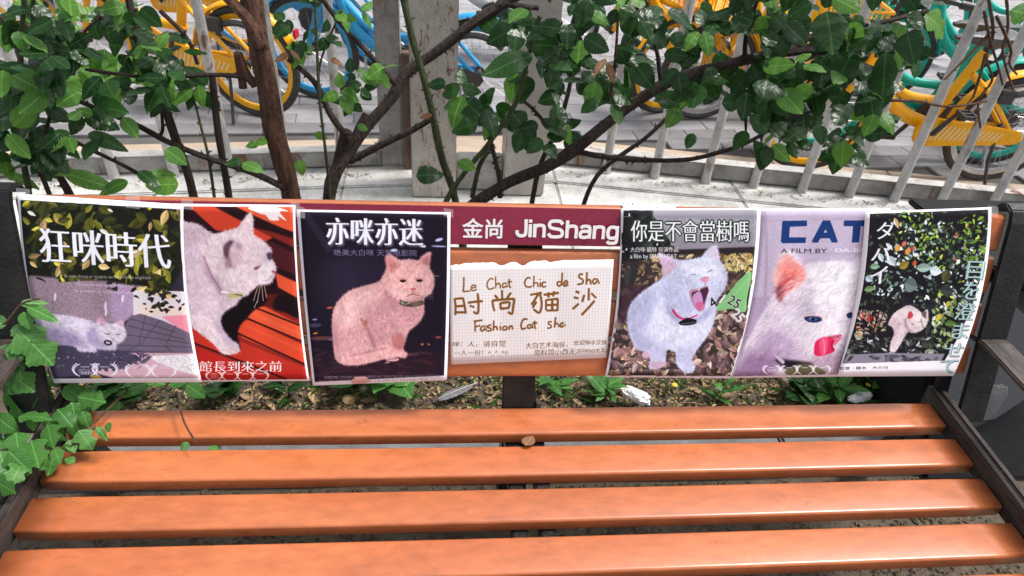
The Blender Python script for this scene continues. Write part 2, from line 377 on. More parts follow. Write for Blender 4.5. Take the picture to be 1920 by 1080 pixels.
def print_bush_cat():                      # cat lying under a bush
    c = Print(620, 740, [(8, 10), (72, 560), (215, 1075)], [(942, 70), (962, 560), (1045, 1070)], (236, 234, 244), 1)
    inner = [(25, 45), (922, 98), (938, 450), (960, 700), (1026, 1045), (212, 1050), (118, 740), (58, 420)]
    M = c.full(inner, .6, False)
    c.fill(inner, (44, 40, 56), .6, False)
    c.fill([(70, 440), (400, 470), (665, 520), (662, 690), (600, 735), (480, 735), (250, 720), (90, 700)], (150, 128, 144), 1.5, False, clip=M)
    c.fill([(540, 520), (664, 540), (660, 690), (560, 730), (530, 640)], (176, 150, 190), 8, alpha=.7, clip=M)
    c.grain(c.full([(70, 440), (665, 520), (662, 690), (480, 735), (90, 700)], 2, False), 2.2, .22, 4)
    c.fill([(660, 550), (960, 560), (975, 800), (660, 700)], (214, 206, 214), 1, False, clip=M)
    c.fill([(700, 640), (960, 640), (975, 700), (850, 690), (690, 690)], (226, 205, 195), 2, False, clip=M)
    c.fill([(820, 700), (965, 690), (985, 800), (900, 760)], (226, 140, 160), 1.5, False, clip=M)
    c.fill([(560, 880), (640, 700), (700, 684), (830, 725), (980, 795), (1000, 915), (600, 905)], (104, 92, 112), 1.5, False, clip=M)
    for a, b in (((730, 690), (690, 860)), ((810, 720), (700, 860)), ((900, 750), (840, 865)), ((640, 712), (905, 790)), ((630, 752), (950, 830)), ((600, 800), (975, 850)), ((580, 862), (985, 872)), ((690, 862), (600, 905)), ((840, 866), (880, 905))):
        c.line([a, b], 5, (64, 54, 72), alpha=.8, clip=M)
    c.fill([(150, 860), (560, 890), (1000, 905), (1010, 960), (200, 1050), (190, 960)], (66, 60, 82), 3, False, clip=M)
    c.fill([(640, 905), (1000, 905), (1030, 1045), (560, 1050), (420, 1010), (700, 950)], (196, 160, 172), 2, False, clip=M)
    c.fill([(740, 925), (1000, 912), (1030, 1035), (900, 1000), (800, 960)], (216, 212, 218), 2, False, clip=M)
    c.grain(c.full([(700, 925), (1000, 912), (1030, 1035), (860, 1000)], 2, False), 2, .25, 8)
    scatter(c, 70, [(600, 900), (780, 910), (700, 990), (520, 1010), (400, 1000)], 42, [(66, 60, 82)], .2, 9, .35)
    scatter(c, 45, [(180, 880), (560, 900), (560, 990), (220, 1000)], 16, [(96, 88, 112), (150, 140, 160), (84, 78, 100)], .2, 10, .4)
    c.fill([(25, 45), (922, 98), (938, 430), (860, 560), (500, 500), (330, 490), (80, 470)], (26, 26, 22), 4, False, clip=M)
    leafy = [(25, 45), (922, 98), (942, 480), (955, 600), (860, 600), (700, 560), (560, 480), (380, 500), (180, 510), (70, 470)]
    scatter(c, 150, leafy, 95, [(48, 52, 22), (66, 66, 24), (30, 36, 18), (22, 26, 20), (92, 88, 34), (38, 44, 26)], None, 11, .5)
    scatter(c, 55, leafy, 78, [(150, 142, 50), (176, 160, 60), (190, 160, 110), (120, 118, 40), (170, 142, 96)], None, 12, .48)
    scatter(c, 60, leafy, 80, [(40, 46, 18), (26, 30, 18), (70, 70, 26)], None, 13, .5)
    scatter(c, 60, [(490, 500), (700, 500), (950, 600), (955, 700), (740, 680), (700, 600), (500, 540)], 36, [(30, 28, 30), (40, 40, 30), (24, 24, 26)], None, 14, .55)
    for x, y, w in ((64, 108, 14), (470, 210, 16), (515, 95, 9)):
        c.leaf(x, y, w*4, w*1.5, .5, (225, 225, 205))
    for x, y in ((220, 590), (503, 640), (600, 600), (506, 675)): c.ell(x, y, 6, 24, (228, 220, 236), 1.2, .1, clip=M)
    body = [(112, 700), (180, 690), (290, 696), (400, 722), (452, 740), (462, 715), (482, 710), (508, 738), (552, 742), (596, 724), (604, 760), (614, 800), (596, 836), (562, 856), (556, 884), (510, 886), (452, 882), (440, 898), (360, 892), (330, 868), (240, 858), (180, 862), (140, 800)]
    B = c.full(body, 1.6); c.fill(body, (196, 184, 208), 1.6, clip=M)
    c.fill([(120, 760), (300, 790), (380, 850), (330, 868), (180, 862)], (138, 122, 162), 9, alpha=.8, clip=B*M)
    c.fill([(200, 700), (330, 706), (420, 740), (430, 790), (320, 770)], (220, 210, 228), 10, alpha=.7, clip=B*M)
    c.fill([(455, 760), (470, 720), (600, 740), (612, 800), (580, 840), (500, 830)], (218, 206, 222), 4, alpha=.9, clip=B*M)
    c.fill([(440, 760), (470, 830), (520, 870), (440, 870), (400, 800)], (158, 142, 182), 6, alpha=.8, clip=B*M)
    c.fill([(466, 722), (480, 718), (500, 740), (480, 752)], (196, 150, 176), 1.5, clip=B*M); c.fill([(570, 744), (596, 730), (600, 756)], (208, 170, 190), 1.5, clip=B*M)
    c.line([(500, 794), (516, 800), (530, 797)], 4, (70, 56, 84)); c.line([(562, 800), (576, 803), (588, 797)], 4, (70, 56, 84))
    c.line([(540, 822), (548, 828), (556, 821)], 4, (150, 100, 125)); c.line([(520, 838), (546, 834), (570, 840)], 2.5, (110, 90, 124))
    c.fur(B*M, 1000, 26, 1.0, .35, 0.053, 56, 2.2); c.fur(B*M, 5000, 13, 1.0, .6, 0.024, 6); c.coat(body, B, M, 13)
    c.ell(517, 848, 24, 15, (24, 20, 30), .8, .2); c.ell(517, 848, 14, 7, (186, 176, 200), .8, .2)
    c.text('狂咪時代', [(125, 192), (862, 236), (872, 432), (140, 396)], (240, 240, 250), 13, 7, shadow=(2, 2, 2, (20, 20, 20), .5))
    for t, q in (('Sa voix douce et sonore, au frais timbre angélique', box(270, 462, 760, 486, .02)), ("Qu'aucune autre ne lui donne la réplique,", box(345, 508, 705, 532, .03)), ('Et je baise sa main dans un souffle…', box(330, 548, 750, 566, .03))):
        c.text(t, q, (226, 218, 230), alpha=.75)
    for x, w in ((388, 'FESTIVAL'), (500, None), (686, None), (830, None)): c.laurel(x, 1002 if x < 600 else 1008, 62, (214, 206, 222), w, .75)
    c.text('2021', box(366, 1012, 426, 1026), (220, 214, 228))
    c.ell(450, 1040, 34, 9, (170, 140, 60), 1.5, .1, clip=M)
    return c

def print_bench_cat():                     # cat on red slats
    c = Print(560, 740, [(-60, 36), (-45, 560), (60, 1066)], [(690, 44), (712, 560), (772, 1062)], (236, 234, 244), 2)
    inner = [(-45, 52), (674, 56), (690, 400), (712, 700), (757, 1052), (70, 1058), (-20, 600)]
    M = c.full(inner, .6, False); c.fill(inner, (34, 12, 18), .6, False)
    red, hot = (196, 62, 40), (222, 84, 52); c.fill([(360, 640), (720, 620), (765, 1060), (60, 1060), (90, 760)], (140, 36, 28), 3, False, clip=M)
    for p, k in (([(75, 50), (215, 50), (560, 232), (520, 256), (270, 196), (230, 190)], red), ([(338, 50), (690, 50), (694, 205), (620, 180), (450, 105)], hot),
                 ([(450, 176), (700, 300), (705, 250), (560, 200)], (120, 34, 30)), ([(540, 250), (700, 330), (700, 450), (560, 400)], (70, 24, 30)),
                 ([(575, 436), (698, 492), (702, 582), (590, 520)], hot), ([(520, 560), (620, 560), (560, 640), (500, 620)], (90, 26, 24)),
                 ([(412, 692), (462, 640), (510, 630), (720, 738), (730, 830), (560, 768)], hot), ([(358, 772), (388, 714), (424, 708), (738, 856), (752, 962), (380, 812)], (214, 72, 44)),
                 ([(80, 750), (380, 836), (752, 986), (762, 1056), (640, 1056), (100, 838)], (186, 48, 34)), ([(60, 850), (110, 858), (600, 1056), (70, 1060)], (176, 34, 30))):
        c.fill(p, k, 2, False, clip=M)
    c.fill([(120, 1010), (760, 1000), (765, 1060), (120, 1060)], (168, 30, 28), 14, False, alpha=.7, clip=M)
    for a, b in (((410, 700), (730, 834)), ((355, 785), (748, 968)), ((90, 838), (640, 1052)), ((462, 640), (720, 742))): c.line([a, b], 9, (26, 8, 12), 1.5, False, clip=M)
    c.line([(440, 668), (712, 790)], 10, (240, 120, 84), 4, False, alpha=.5, clip=M); c.line([(400, 740), (735, 890)], 10, (236, 104, 70), 4, False, alpha=.5, clip=M)
    c.fill([(416, 62), (470, 54), (560, 52), (650, 80), (600, 84), (640, 136), (590, 110), (596, 132), (545, 132), (520, 104), (480, 92)], (238, 226, 228), 1.2, clip=M)
    c.fill([(400, 570), (490, 556), (525, 600), (450, 655), (408, 700), (368, 745), (356, 800), (372, 880), (300, 820), (250, 700), (320, 640)], (16, 8, 16), 3, clip=M)
    c.fill([(560, 640), (600, 560), (700, 600), (712, 700), (640, 670)], (22, 12, 18), 4, clip=M)
    body = [(-40, 130), (60, 145), (130, 160), (215, 212), (290, 196), (358, 176), (395, 130), (426, 96), (444, 130), (448, 214), (500, 252), (544, 298), (552, 350), (575, 408), (568, 452), (540, 496), (470, 506), (446, 524), (408, 560), (370, 582), (340, 622), (290, 652), (256, 700), (268, 760), (312, 820), (352, 852), (362, 890), (312, 906), (266, 896), (214, 842), (150, 792), (70, 730), (-40, 640)]
    B = c.full(body, 1.5); c.fill(body, (216, 196, 204), 1.5, clip=M)
    K = B*M
    c.fill([(-40, 200), (120, 260), (160, 420), (230, 540), (300, 620), (200, 700), (60, 720), (-40, 640)], (206, 184, 200), 14, alpha=.8, clip=K)
    c.fill([(60, 150), (200, 210), (150, 280), (60, 240)], (186, 160, 176), 14, alpha=.8, clip=K)
    c.fill([(150, 330), (190, 400), (250, 500), (290, 560), (250, 560), (190, 480), (150, 400)], (170, 140, 160), 7, alpha=.8, clip=K)
    c.fill([(60, 640), (180, 690), (250, 760), (320, 850), (280, 890), (200, 830), (80, 740)], (222, 204, 212), 8, alpha=.7, clip=K)
    c.fill([(250, 690), (290, 780), (350, 850), (300, 850), (230, 760)], (176, 156, 186), 8, alpha=.7, clip=K)
    c.fill([(200, 230), (330, 210), (420, 230), (380, 300), (240, 290)], (228, 210, 216), 14, alpha=.8, clip=K)
    c.fill([(290, 440), (400, 400), (470, 440), (400, 540), (320, 550)], (226, 208, 216), 14, alpha=.8, clip=K)
    c.fill([(300, 240), (350, 250), (400, 300), (360, 400), (310, 400), (280, 340), (276, 280)], (206, 176, 186), 6, alpha=.8, clip=K)
    c.fill([(274, 290), (300, 256), (332, 252), (310, 300), (300, 360), (280, 340)], (96, 66, 80), 4, clip=K)
    c.fill([(284, 380), (310, 340), (322, 400), (300, 410)], (150, 110, 126), 5, alpha=.9, clip=K)
    c.fill([(350, 260), (380, 270), (372, 310), (350, 300)], (150, 126, 144), 5, alpha=.7, clip=K)
    c.fill([(380, 160), (426, 104), (440, 140), (436, 200), (400, 210)], (228, 204, 210), 4, alpha=.8, clip=K)
    c.fill([(450, 410), (470, 398), (500, 392), (480, 412), (460, 420)], (120, 66, 84), 2.2, clip=K)
    c.fill([(524, 330), (546, 318), (550, 356), (536, 364)], (74, 62, 84), 2.5, clip=K)
    c.fill([(500, 380), (560, 372), (574, 410), (566, 450), (530, 492), (480, 490), (470, 440)], (234, 222, 230), 6, alpha=.85, clip=K)
    c.ell(560, 430, 9, 12, (206, 140, 152), 2, clip=K); c.ell(563, 430, 3, 6, (70, 40, 60), 1, clip=K)
    c.line([(560, 446), (536, 476), (500, 482)], 4, (176, 140, 156), 1.5, clip=K)
    c.fur(K, 1300, 30, 1.2, .35, 0.048, 57, 2.2); c.fur(K, 6500, 15, 1.2, .5, 0.022, 7); c.coat(body, B, M, 15)
    for a, b in (((470, 508), (412, 570)), ((476, 510), (448, 600)), ((488, 508), (470, 610)), ((496, 508), (505, 600)), ((510, 508), (525, 580)), ((470, 600), (452, 640))): c.line([a, b], 2.6, (236, 200, 190), .6, False)
    c.line([(160, 340), (200, 440), (262, 540)], 5, (120, 92, 108), 1.5); c.line([(262, 545), (300, 552)], 12, (240, 236, 236)); c.line([(302, 568), (346, 568), (386, 562)], 24, (190, 180, 120), 1.2); c.line([(340, 560), (386, 570)], 7, (90, 84, 60), 1)
    for q in ((268, 880), (296, 890), (330, 880)): c.line([q, (q[0]+22, q[1]+8)], 3, (170, 130, 150))
    c.text('館長到來之前', box(134, 946, 612, 1008), (240, 234, 236), 4, 2)
    c.line([(112, 948), (128, 952)], 8, (240, 234, 236)); c.line([(118, 970), (126, 1004)], 6, (240, 234, 236))
    for x, w in ((220, '2021'), (312, None), (400, None), (488, None)): c.laurel(x, 1034, 42, (232, 214, 214), w, .8)
    return c

def print_night_cat():                     # rosy cat sitting in the dark
    c = Print(620, 740, [(20, 25), (62, 548), (116, 1074)], [(936, 42), (930, 540), (914, 1042)], (238, 236, 246), 3)
    inner = [(40, 38), (918, 54), (912, 560), (898, 1014), (128, 1052), (78, 560)]
    M = c.full(inner, .5, False); c.fill(inner, (25, 19, 34), .5, False)
    c.fill([(180, 330), (520, 320), (520, 520), (250, 640), (160, 560)], (44, 36, 58), 40, alpha=.8, clip=M)
    c.fill([(100, 900), (900, 880), (900, 1010), (130, 1050)], (40, 22, 34), 20, False, alpha=.9, clip=M)
    c.fill([(40, 38), (90, 40), (250, 270), (200, 280)], (52, 46, 66), 4, False, alpha=.5, clip=M)
    r = c.rng
    for x, y, w, h, k in ((770, 242, 20, 9, (220, 226, 250)), (868, 205, 24, 9, (190, 200, 235)), (866, 244, 46, 5, (170, 176, 215)), (600, 268, 22, 9, (200, 206, 230)), (216, 610, 18, 6, (206, 96, 60)), (128, 680, 16, 4, (150, 170, 230)), (132, 762, 16, 4, (226, 150, 60)), (218, 796, 18, 7, (130, 150, 230)), (768, 828, 9, 6, (200, 120, 60)), (806, 828, 9, 5, (180, 110, 60)), (864, 786, 18, 7, (150, 60, 56)), (170, 792, 70, 12, (92, 56, 54)), (128, 714, 40, 12, (60, 58, 84)), (710, 888, 40, 8, (84, 52, 56)), (560, 936, 16, 4, (190, 160, 150)), (840, 420, 3, 3, (230, 220, 230)), (852, 421, 3, 3, (230, 220, 230)), (864, 422, 3, 3, (230, 220, 230))):
        c.ell(x, y, w, h, k, 1.6, r.normal(0, .1), clip=M)
    for _ in range(60): c.ell(r.uniform(110, 890), r.uniform(850, 1030), r.uniform(8, 60), r.uniform(2, 8), (r.uniform(40, 92), r.uniform(26, 48), r.uniform(36, 52)), 1.5, r.normal(0, .3), alpha=.6, clip=M)
    body = [(552, 316), (570, 294), (598, 308), (636, 330), (692, 324), (744, 330), (776, 300), (812, 284), (812, 330), (808, 376), (830, 418), (834, 470), (818, 520), (778, 552), (776, 640), (742, 700), (684, 750), (666, 806), (652, 862), (672, 884), (662, 902), (630, 900), (550, 912), (470, 932), (380, 950), (310, 946), (264, 926), (246, 880), (238, 800), (232, 700), (244, 620), (280, 560), (340, 510), (430, 480), (510, 456), (542, 412), (558, 370)]
    B = c.full(body, 1.2); c.fill(body, (216, 164, 166), 1.2, clip=M); K = B*M
    c.fill([(260, 620), (340, 530), (470, 490), (520, 560), (430, 640), (360, 720), (270, 720)], (226, 184, 184), 18, alpha=.9, clip=K)
    c.fill([(430, 640), (520, 560), (640, 600), (770, 620), (720, 700), (600, 760), (520, 850), (470, 820)], (200, 148, 154), 12, alpha=.8, clip=K)
    c.fill([(246, 800), (330, 720), (440, 760), (500, 850), (420, 900), (300, 930)], (208, 158, 162), 12, alpha=.9, clip=K)
    c.line([(400, 670), (450, 760), (490, 850)], 14, (160, 100, 112), 5, clip=K)
    c.fill([(590, 770), (662, 780), (650, 860), (600, 850)], (176, 104, 108), 6, alpha=.85, clip=K)
    c.fill([(264, 900), (400, 900), (560, 850), (664, 886), (560, 912), (380, 950)], (224, 170, 170), 5, alpha=.9, clip=K)
    c.line([(330, 900), (460, 870), (560, 848)], 6, (166, 110, 118), 3, clip=K)
    c.fill([(240, 640), (236, 800), (262, 920), (262, 800)], (170, 120, 134), 10, alpha=.7, clip=K)
    c.fill([(530, 470), (600, 380), (720, 350), (820, 440), (810, 520), (690, 570), (580, 550)], (228, 176, 174), 10, alpha=.9, clip=K)
    c.fill([(540, 500), (620, 560), (700, 572), (780, 550), (700, 610), (580, 590)], (176, 122, 130), 7, alpha=.85, clip=K)
    c.fill([(560, 322), (572, 306), (610, 340), (640, 360), (576, 400)], (198, 122, 120), 5, alpha=.85, clip=K); c.fill([(764, 330), (806, 300), (804, 362)], (176, 108, 110), 4, alpha=.9, clip=K)
    c.fill([(690, 440), (736, 440), (730, 500), (700, 500)], (236, 190, 184), 6, alpha=.8, clip=K)
    for x, y, sgn in ((654, 450, 1), (752, 448, -1)):
        c.fill([(x-20, y-4), (x, y-9), (x+20, y-2), (x+6, y+9), (x-14, y+7)], (50, 22, 30), 1.3); c.line([(x-30, y-12), (x, y-15), (x+26, y-8)], 4, (180, 118, 122), 1.5)
        c.line([(x-sgn*-22, y+4), (x+sgn*22, y+22)], 4, (196, 134, 136), 2)
    c.fill([(694, 494), (730, 494), (714, 508)], (206, 96, 98), 1.2); c.line([(713, 508), (713, 528)], 3, (150, 80, 88)); c.line([(674, 544), (694, 534), (713, 528), (734, 534), (756, 540)], 4, (140, 76, 84))
    for i in range(5): c.line([(670, 516+i*5), (560, 500+i*18)], 1.8, (244, 214, 210), .5, False, alpha=.7); c.line([(756, 512+i*5), (836, 500+i*16)], 1.8, (244, 214, 210), .5, False, alpha=.6)
    c.fur(K, 1300, 28, 1.7, .35, 0.060, 58, 2.2); c.fur(K, 6500, 14, 1.7, .6, 0.028, 8); c.coat(body, B, M, 14)
    for i in range(46):
        x, y = r.uniform(480, 740), r.uniform(640, 830); c.line([(x, y), (x+16, y+6), (x+30, y+2)], 2.4, (150, 96, 108), .8, alpha=.6, clip=K*c.full([(480, 640), (740, 620), (700, 740), (600, 760), (590, 850), (480, 850)], 3))
    c.line([(634, 576), (700, 592), (774, 578)], 26, (66, 56, 54), 1.2); c.ell(668, 580, 30, 11, (150, 140, 130), 1); c.ell(735, 588, 36, 14, (110, 92, 66), 1.2); c.ell(668, 580, 14, 5, (60, 50, 50), 1)
    c.ell(432, 700, 12, 18, (170, 110, 90), 2.5, clip=K); c.ell(590, 918, 40, 12, (206, 160, 160), 1.2); c.line([(560, 918), (620, 914)], 2, (90, 50, 60))
    c.text('亦咪亦迷', box(198, 68, 770, 234, .01), (240, 240, 252), 13, 7, shadow=(5, 6, 4, (150, 150, 175), .55))
    c.text('绝美大白咪 天堂电影院', box(240, 260, 736, 299, .01), (140, 130, 168), 0, 0, alpha=.9)
    c.text('SOMETIMES, THE EARS ARE MORE IMPORTANT THAN THE EYES, MANY THINGS ARE BETTER', box(184, 1018, 872, 1036, -.012), (168, 150, 160), alpha=.9)
    c.text('THAN EYES, WITH EARS ONE NEEDS TO BE HAPPY BUT THE SOUND INSIDE', box(148, 1040, 800, 1058, -.018), (168, 150, 160), alpha=.9)
    c.fill([(342, 1046), (372, 1022), (430, 1020), (468, 1046), (420, 1064), (350, 1062)], (214, 164, 160), 1, False)
    return c

def print_grid_note():                     # hand-lettered squared paper
    c = Print(820, 530, [(42, 62), (45, 550), (54, 1046)], [(1624, 36), (1592, 520), (1556, 982)], (238, 232, 230), 4)
    n, m = 54, 33
    for i in range(1, n):
        x = c.W*i/n; c.put(c.mask(np.array([(x-.55, 0), (x+.55, 0), (x+.55, c.H), (x-.55, c.H)]), .3), (150, 160, 176), .75)
    for i in range(1, m):
        y = c.H*i/m; c.put(c.mask(np.array([(0, y-.5), (c.W, y-.5), (c.W, y+.5), (0, y+.5)]), .3), (160, 168, 186), .6)
    br, b2 = (128, 82, 36), (108, 70, 36)
    def st(w, *ss):
        for s_ in ss:
            for k in range(2):
                o = c.rng.normal(0, 1.6, (len(s_), 2)); c.line(np.array(s_, float)+o, w*c.rng.uniform(.75, 1), br, .7, alpha=.85)
    # first line
    st(15, [(178, 205), (176, 280), (172, 345)], [(172, 342), (245, 336)], [(245, 312), (290, 302), (286, 284), (262, 284), (248, 312), (266, 334), (304, 322)])
    st(15, [(462, 228), (440, 214), (408, 250), (402, 296), (426, 322), (470, 306)], [(484, 198), (486, 310)], [(486, 284), (510, 262), (524, 276), (530, 312)], [(590, 262), (562, 262), (548, 286), (562, 304), (588, 284), (592, 262), (594, 304)], [(616, 222), (618, 290), (634, 302)], [(600, 252), (642, 246)])
    st(16, [(822, 214), (790, 210), (768, 250), (772, 288), (800, 304), (832, 290)], [(856, 190), (852, 300)], [(852, 272), (876, 256), (890, 272), (892, 302)], [(914, 252), (916, 300)], [(912, 224), (917, 230)], [(970, 254), (942, 256), (932, 280), (944, 298), (972, 290)])
    st(18, [(1112, 250), (1086, 250), (1078, 276), (1096, 290), (1118, 270)], [(1126, 162), (1120, 288)], [(1146, 270), (1176, 258), (1164, 238), (1144, 258), (1150, 288), (1188, 280)])
    st(18, [(1328, 178), (1296, 178), (1290, 204), (1326, 230), (1322, 262), (1272, 276)], [(1366, 154), (1358, 276)], [(1360, 246), (1384, 228), (1400, 240), (1402, 276)], [(1462, 222), (1436, 224), (1422, 250), (1440, 268), (1462, 246), (1466, 224), (1484, 268)])
    # big characters
    st(24, [(92, 410), (96, 480), (94, 572)], [(92, 412), (178, 408)], [(174, 410), (184, 480), (198, 556)], [(106, 486), (184, 482)], [(104, 546), (196, 544)])
    st(24, [(218, 452), (290, 440), (362, 434)], [(312, 360), (318, 460), (312, 552), (268, 538)], [(234, 478), (280, 494)])
    st(24, [(546, 328), (548, 412)], [(476, 376), (506, 410)], [(632, 352), (596, 408)], [(454, 430), (462, 480), (474, 532)], [(450, 432), (560, 420), (668, 412)], [(664, 414), (656, 490), (640, 556), (604, 540)], [(530, 452), (536, 512)], [(532, 454), (618, 448), (606, 508)], [(536, 508), (612, 502)])
    st(24, [(818, 376), (930, 356)], [(900, 362), (850, 440), (830, 472)], [(916, 370), (930, 450), (922, 520), (900, 548), (850, 512)], [(880, 440), (838, 500)], [(948, 374), (1020, 366), (1096, 358)], [(992, 352), (996, 400)], [(1048, 338), (1040, 392)], [(972, 420), (970, 524)], [(972, 422), (1086, 412)], [(1084, 412), (1080, 530)], [(976, 474), (1082, 468)], [(1030, 424), (1030, 522)], [(972, 526), (1082, 524)])
    st(24, [(1256, 340), (1294, 356)], [(1240, 396), (1284, 408)], [(1226, 510), (1286, 462)], [(1384, 312), (1380, 430)], [(1340, 376), (1318, 444)], [(1406, 360), (1452, 404)], [(1440, 430), (1380, 500), (1312, 568)])
    # third line
    st(18, [(286, 626), (288, 730)], [(276, 630), (356, 616)], [(290, 680), (338, 672)], [(384, 676), (352, 682), (340, 708), (358, 724), (380, 700), (386, 676), (392, 724)], [(444, 664), (412, 676), (410, 688), (440, 700), (436, 718), (402, 722)], [(468, 624), (464, 720)], [(466, 692), (490, 680), (502, 716)], [(530, 676), (532, 718)], [(532, 650), (536, 654)], [(580, 676), (556, 690), (562, 712), (588, 708), (594, 688), (580, 676)], [(616, 672), (618, 712)], [(618, 690), (640, 672), (650, 708)])
    st(18, [(790, 610), (756, 612), (732, 660), (742, 704), (778, 694)], [(828, 662), (800, 668), (796, 690), (820, 694), (832, 664), (842, 696)], [(862, 624), (862, 690), (876, 694)], [(840, 650), (886, 642)])
    st(18, [(1026, 632), (998, 638), (994, 656), (1024, 672), (1016, 692), (980, 696)], [(1062, 588), (1054, 688)], [(1056, 660), (1078, 648), (1094, 684)], [(1140, 644), (1116, 650), (1108, 672), (1126, 682), (1144, 660), (1146, 644), (1154, 680)])
    for t, q in (('咪：人，请自觉', [(70, 824), (582, 812), (582, 876), (70, 874)]), ('一人一份！^_^_^!!', [(80, 910), (600, 906), (600, 958), (80, 964)]), ('大白艺术海报，', [(776, 836), (1180, 824), (1180, 880), (776, 898)]), ('欢迎伸手交换', [(1240, 812), (1560, 808), (1560, 856), (1240, 862)]), ('资料馆小西天', [(852, 902), (1256, 890), (1250, 944), (856, 962)]), ('20260424(五)', [(1264, 894), (1560, 888), (1562, 934), (1262, 940)])):
        c.text(t, q, b2, 1, 0, jitter=1.6, alpha=.92)
    return c

def print_yawn_cat():                      # yawning white cat on dead leaves
    c = Print(620, 740, [(140, 34), (117, 560), (45, 1038)], [(972, 32), (922, 560), (790, 1046)], (238, 234, 242), 5)
    inner = [(156, 46), (950, 44), (925, 400), (880, 700), (782, 1032), (62, 1028), (118, 700), (140, 380)]
    M = c.full(inner, .5, False); c.fill(inner, (58, 48, 48), .5, False)
    fl = [(150, 260), (940, 270), (900, 620), (790, 1032), (62, 1032), (130, 560)]
    scatter(c, 520, fl, 54, [(120, 100, 76), (150, 128, 96), (88, 72, 62), (66, 52, 52), (172, 150, 116), (104, 84, 78)], None, 21, .45)
    scatter(c, 300, [(110, 640), (900, 640), (790, 1032), (62, 1032)], 58, [(126, 96, 96), (150, 116, 112), (90, 70, 74), (110, 84, 84), (172, 150, 140), (66, 50, 56)], None, 22, .5)
    scatter(c, 90, [(720, 290), (930, 280), (920, 420), (760, 400)], 46, [(190, 168, 110), (160, 138, 84), (204, 186, 136), (120, 100, 60)], None, 23, .4)
    c.fill([(135, 520), (330, 490), (280, 620), (200, 700), (120, 700)], (62, 44, 56), 6, alpha=.85, clip=M)
    c.grain(M, 1.6, .18, 24)
    c.fill([(300, 44), (950, 44), (938, 268), (500, 280), (330, 200)], (152, 148, 160), 1, False, clip=M)
    for k in range(6):
        a = np.linspace(.1, 3.1, 20); c.line(np.stack([660+(300-k*42)*np.cos(a), 90+(96-k*14)*np.sin(a)], 1), 3, (216, 214, 226), .6, alpha=.7, clip=M)
    for a in np.linspace(.2, 2.9, 12): c.line([(660+60*math.cos(a), 88+18*math.sin(a)), (660+290*math.cos(a), 88+92*math.sin(a))], 2.2, (206, 204, 216), .6, False, alpha=.6, clip=M)
    c.fill([(430, 200), (940, 180), (938, 262), (480, 284)], (146, 140, 154), 3, False, alpha=.8, clip=M); c.fill([(330, 286), (940, 262), (934, 300), (340, 310)], (44, 36, 40), 2.5, False, clip=M)
    c.fill([(150, 44), (330, 44), (330, 110), (420, 220), (300, 330), (140, 340)], (34, 36, 38), 3, False, clip=M)
    scatter(c, 46, [(146, 46), (310, 46), (440, 240), (340, 340), (140, 350)], 76, [(28, 30, 32), (40, 44, 42), (22, 22, 26), (52, 58, 52)], None, 25, .6)
    for p in ((190, 64), (240, 100), (178, 270), (160, 290), (300, 150), (360, 240)): c.leaf(p[0], p[1], 20, 9, p[0], (214, 210, 220))
    c.leaf(206, 380, 130, 80, 1.75, (46, 46, 46)); c.leaf(260, 300, 90, 70, 2.6, (36, 38, 38)); c.line([(170, 340), (240, 380), (320, 480)], 5, (40, 32, 32))
    c.fill([(700, 640), (780, 540), (850, 456), (918, 412), (892, 560), (878, 650), (800, 632)], (132, 196, 128), 1, clip=M); c.line([(720, 622), (820, 540), (905, 450)], 3, (164, 216, 150), clip=M)
    body = [(372, 330), (372, 304), (420, 320), (480, 344), (560, 338), (620, 324), (660, 280), (704, 260), (720, 300), (726, 340), (762, 400), (770, 460), (752, 520), (710, 580), (706, 620), (700, 680), (668, 770), (610, 850), (580, 890), (560, 940), (578, 980), (560, 1010), (520, 1008), (474, 960), (470, 900), (460, 880), (414, 876), (404, 930), (402, 965), (350, 988), (310, 978), (318, 930), (296, 890), (240, 870), (206, 820), (184, 750), (182, 670), (204, 600), (260, 540), (330, 490), (386, 452), (396, 410)]
    B = c.full(body, 1.3); c.fill(body, (204, 208, 236), 1.3, clip=M); K = B*M
    c.fill([(200, 620), (280, 540), (340, 520), (330, 640), (260, 760), (210, 780)], (176, 180, 216), 18, alpha=.8, clip=K)
    c.fill([(380, 600), (470, 690), (600, 690), (700, 640), (660, 760), (560, 840), (420, 850), (340, 760)], (222, 226, 246), 20, alpha=.9, clip=K)
    c.fill([(200, 760), (330, 830), (420, 870), (300, 900), (230, 860)], (170, 172, 208), 12, alpha=.85, clip=K)
    c.fill([(300, 860), (400, 870), (400, 970), (316, 980)], (190, 192, 226), 8, alpha=.7, clip=K); c.fill([(310, 955), (400, 945), (402, 968), (350, 990)], (206, 160, 180), 4, alpha=.7, clip=K)
    c.fill([(470, 880), (560, 870), (560, 960), (490, 960)], (186, 190, 226), 8, alpha=.7, clip=K)
    c.fill([(396, 400), (440, 480), (520, 560), (570, 640), (470, 640), (390, 560)], (186, 190, 226), 12, alpha=.7, clip=K)
    c.fill([(480, 360), (620, 340), (720, 380), (740, 440), (660, 440), (560, 420)], (228, 232, 250), 12, alpha=.9, clip=K)
    c.fill([(400, 590), (450, 640), (520, 680), (600, 680), (690, 620), (640, 700), (520, 720), (430, 680)], (160, 160, 200), 8, alpha=.8, clip=K)
    c.fill([(382, 330), (384, 314), (430, 336), (470, 372), (430, 420), (402, 440)], (206, 170, 196), 4, alpha=.9, clip=K); c.fill([(384, 360), (392, 420), (402, 440), (394, 390)], (150, 120, 150), 3, alpha=.8, clip=K)
    c.fill([(660, 300), (704, 272), (716, 330), (680, 330)], (216, 200, 222), 4, alpha=.9, clip=K)
    c.line([(556, 430), (574, 426), (590, 432)], 3.5, (110, 106, 140)); c.line([(655, 416), (668, 408), (688, 402)], 4.5, (90, 84, 116))
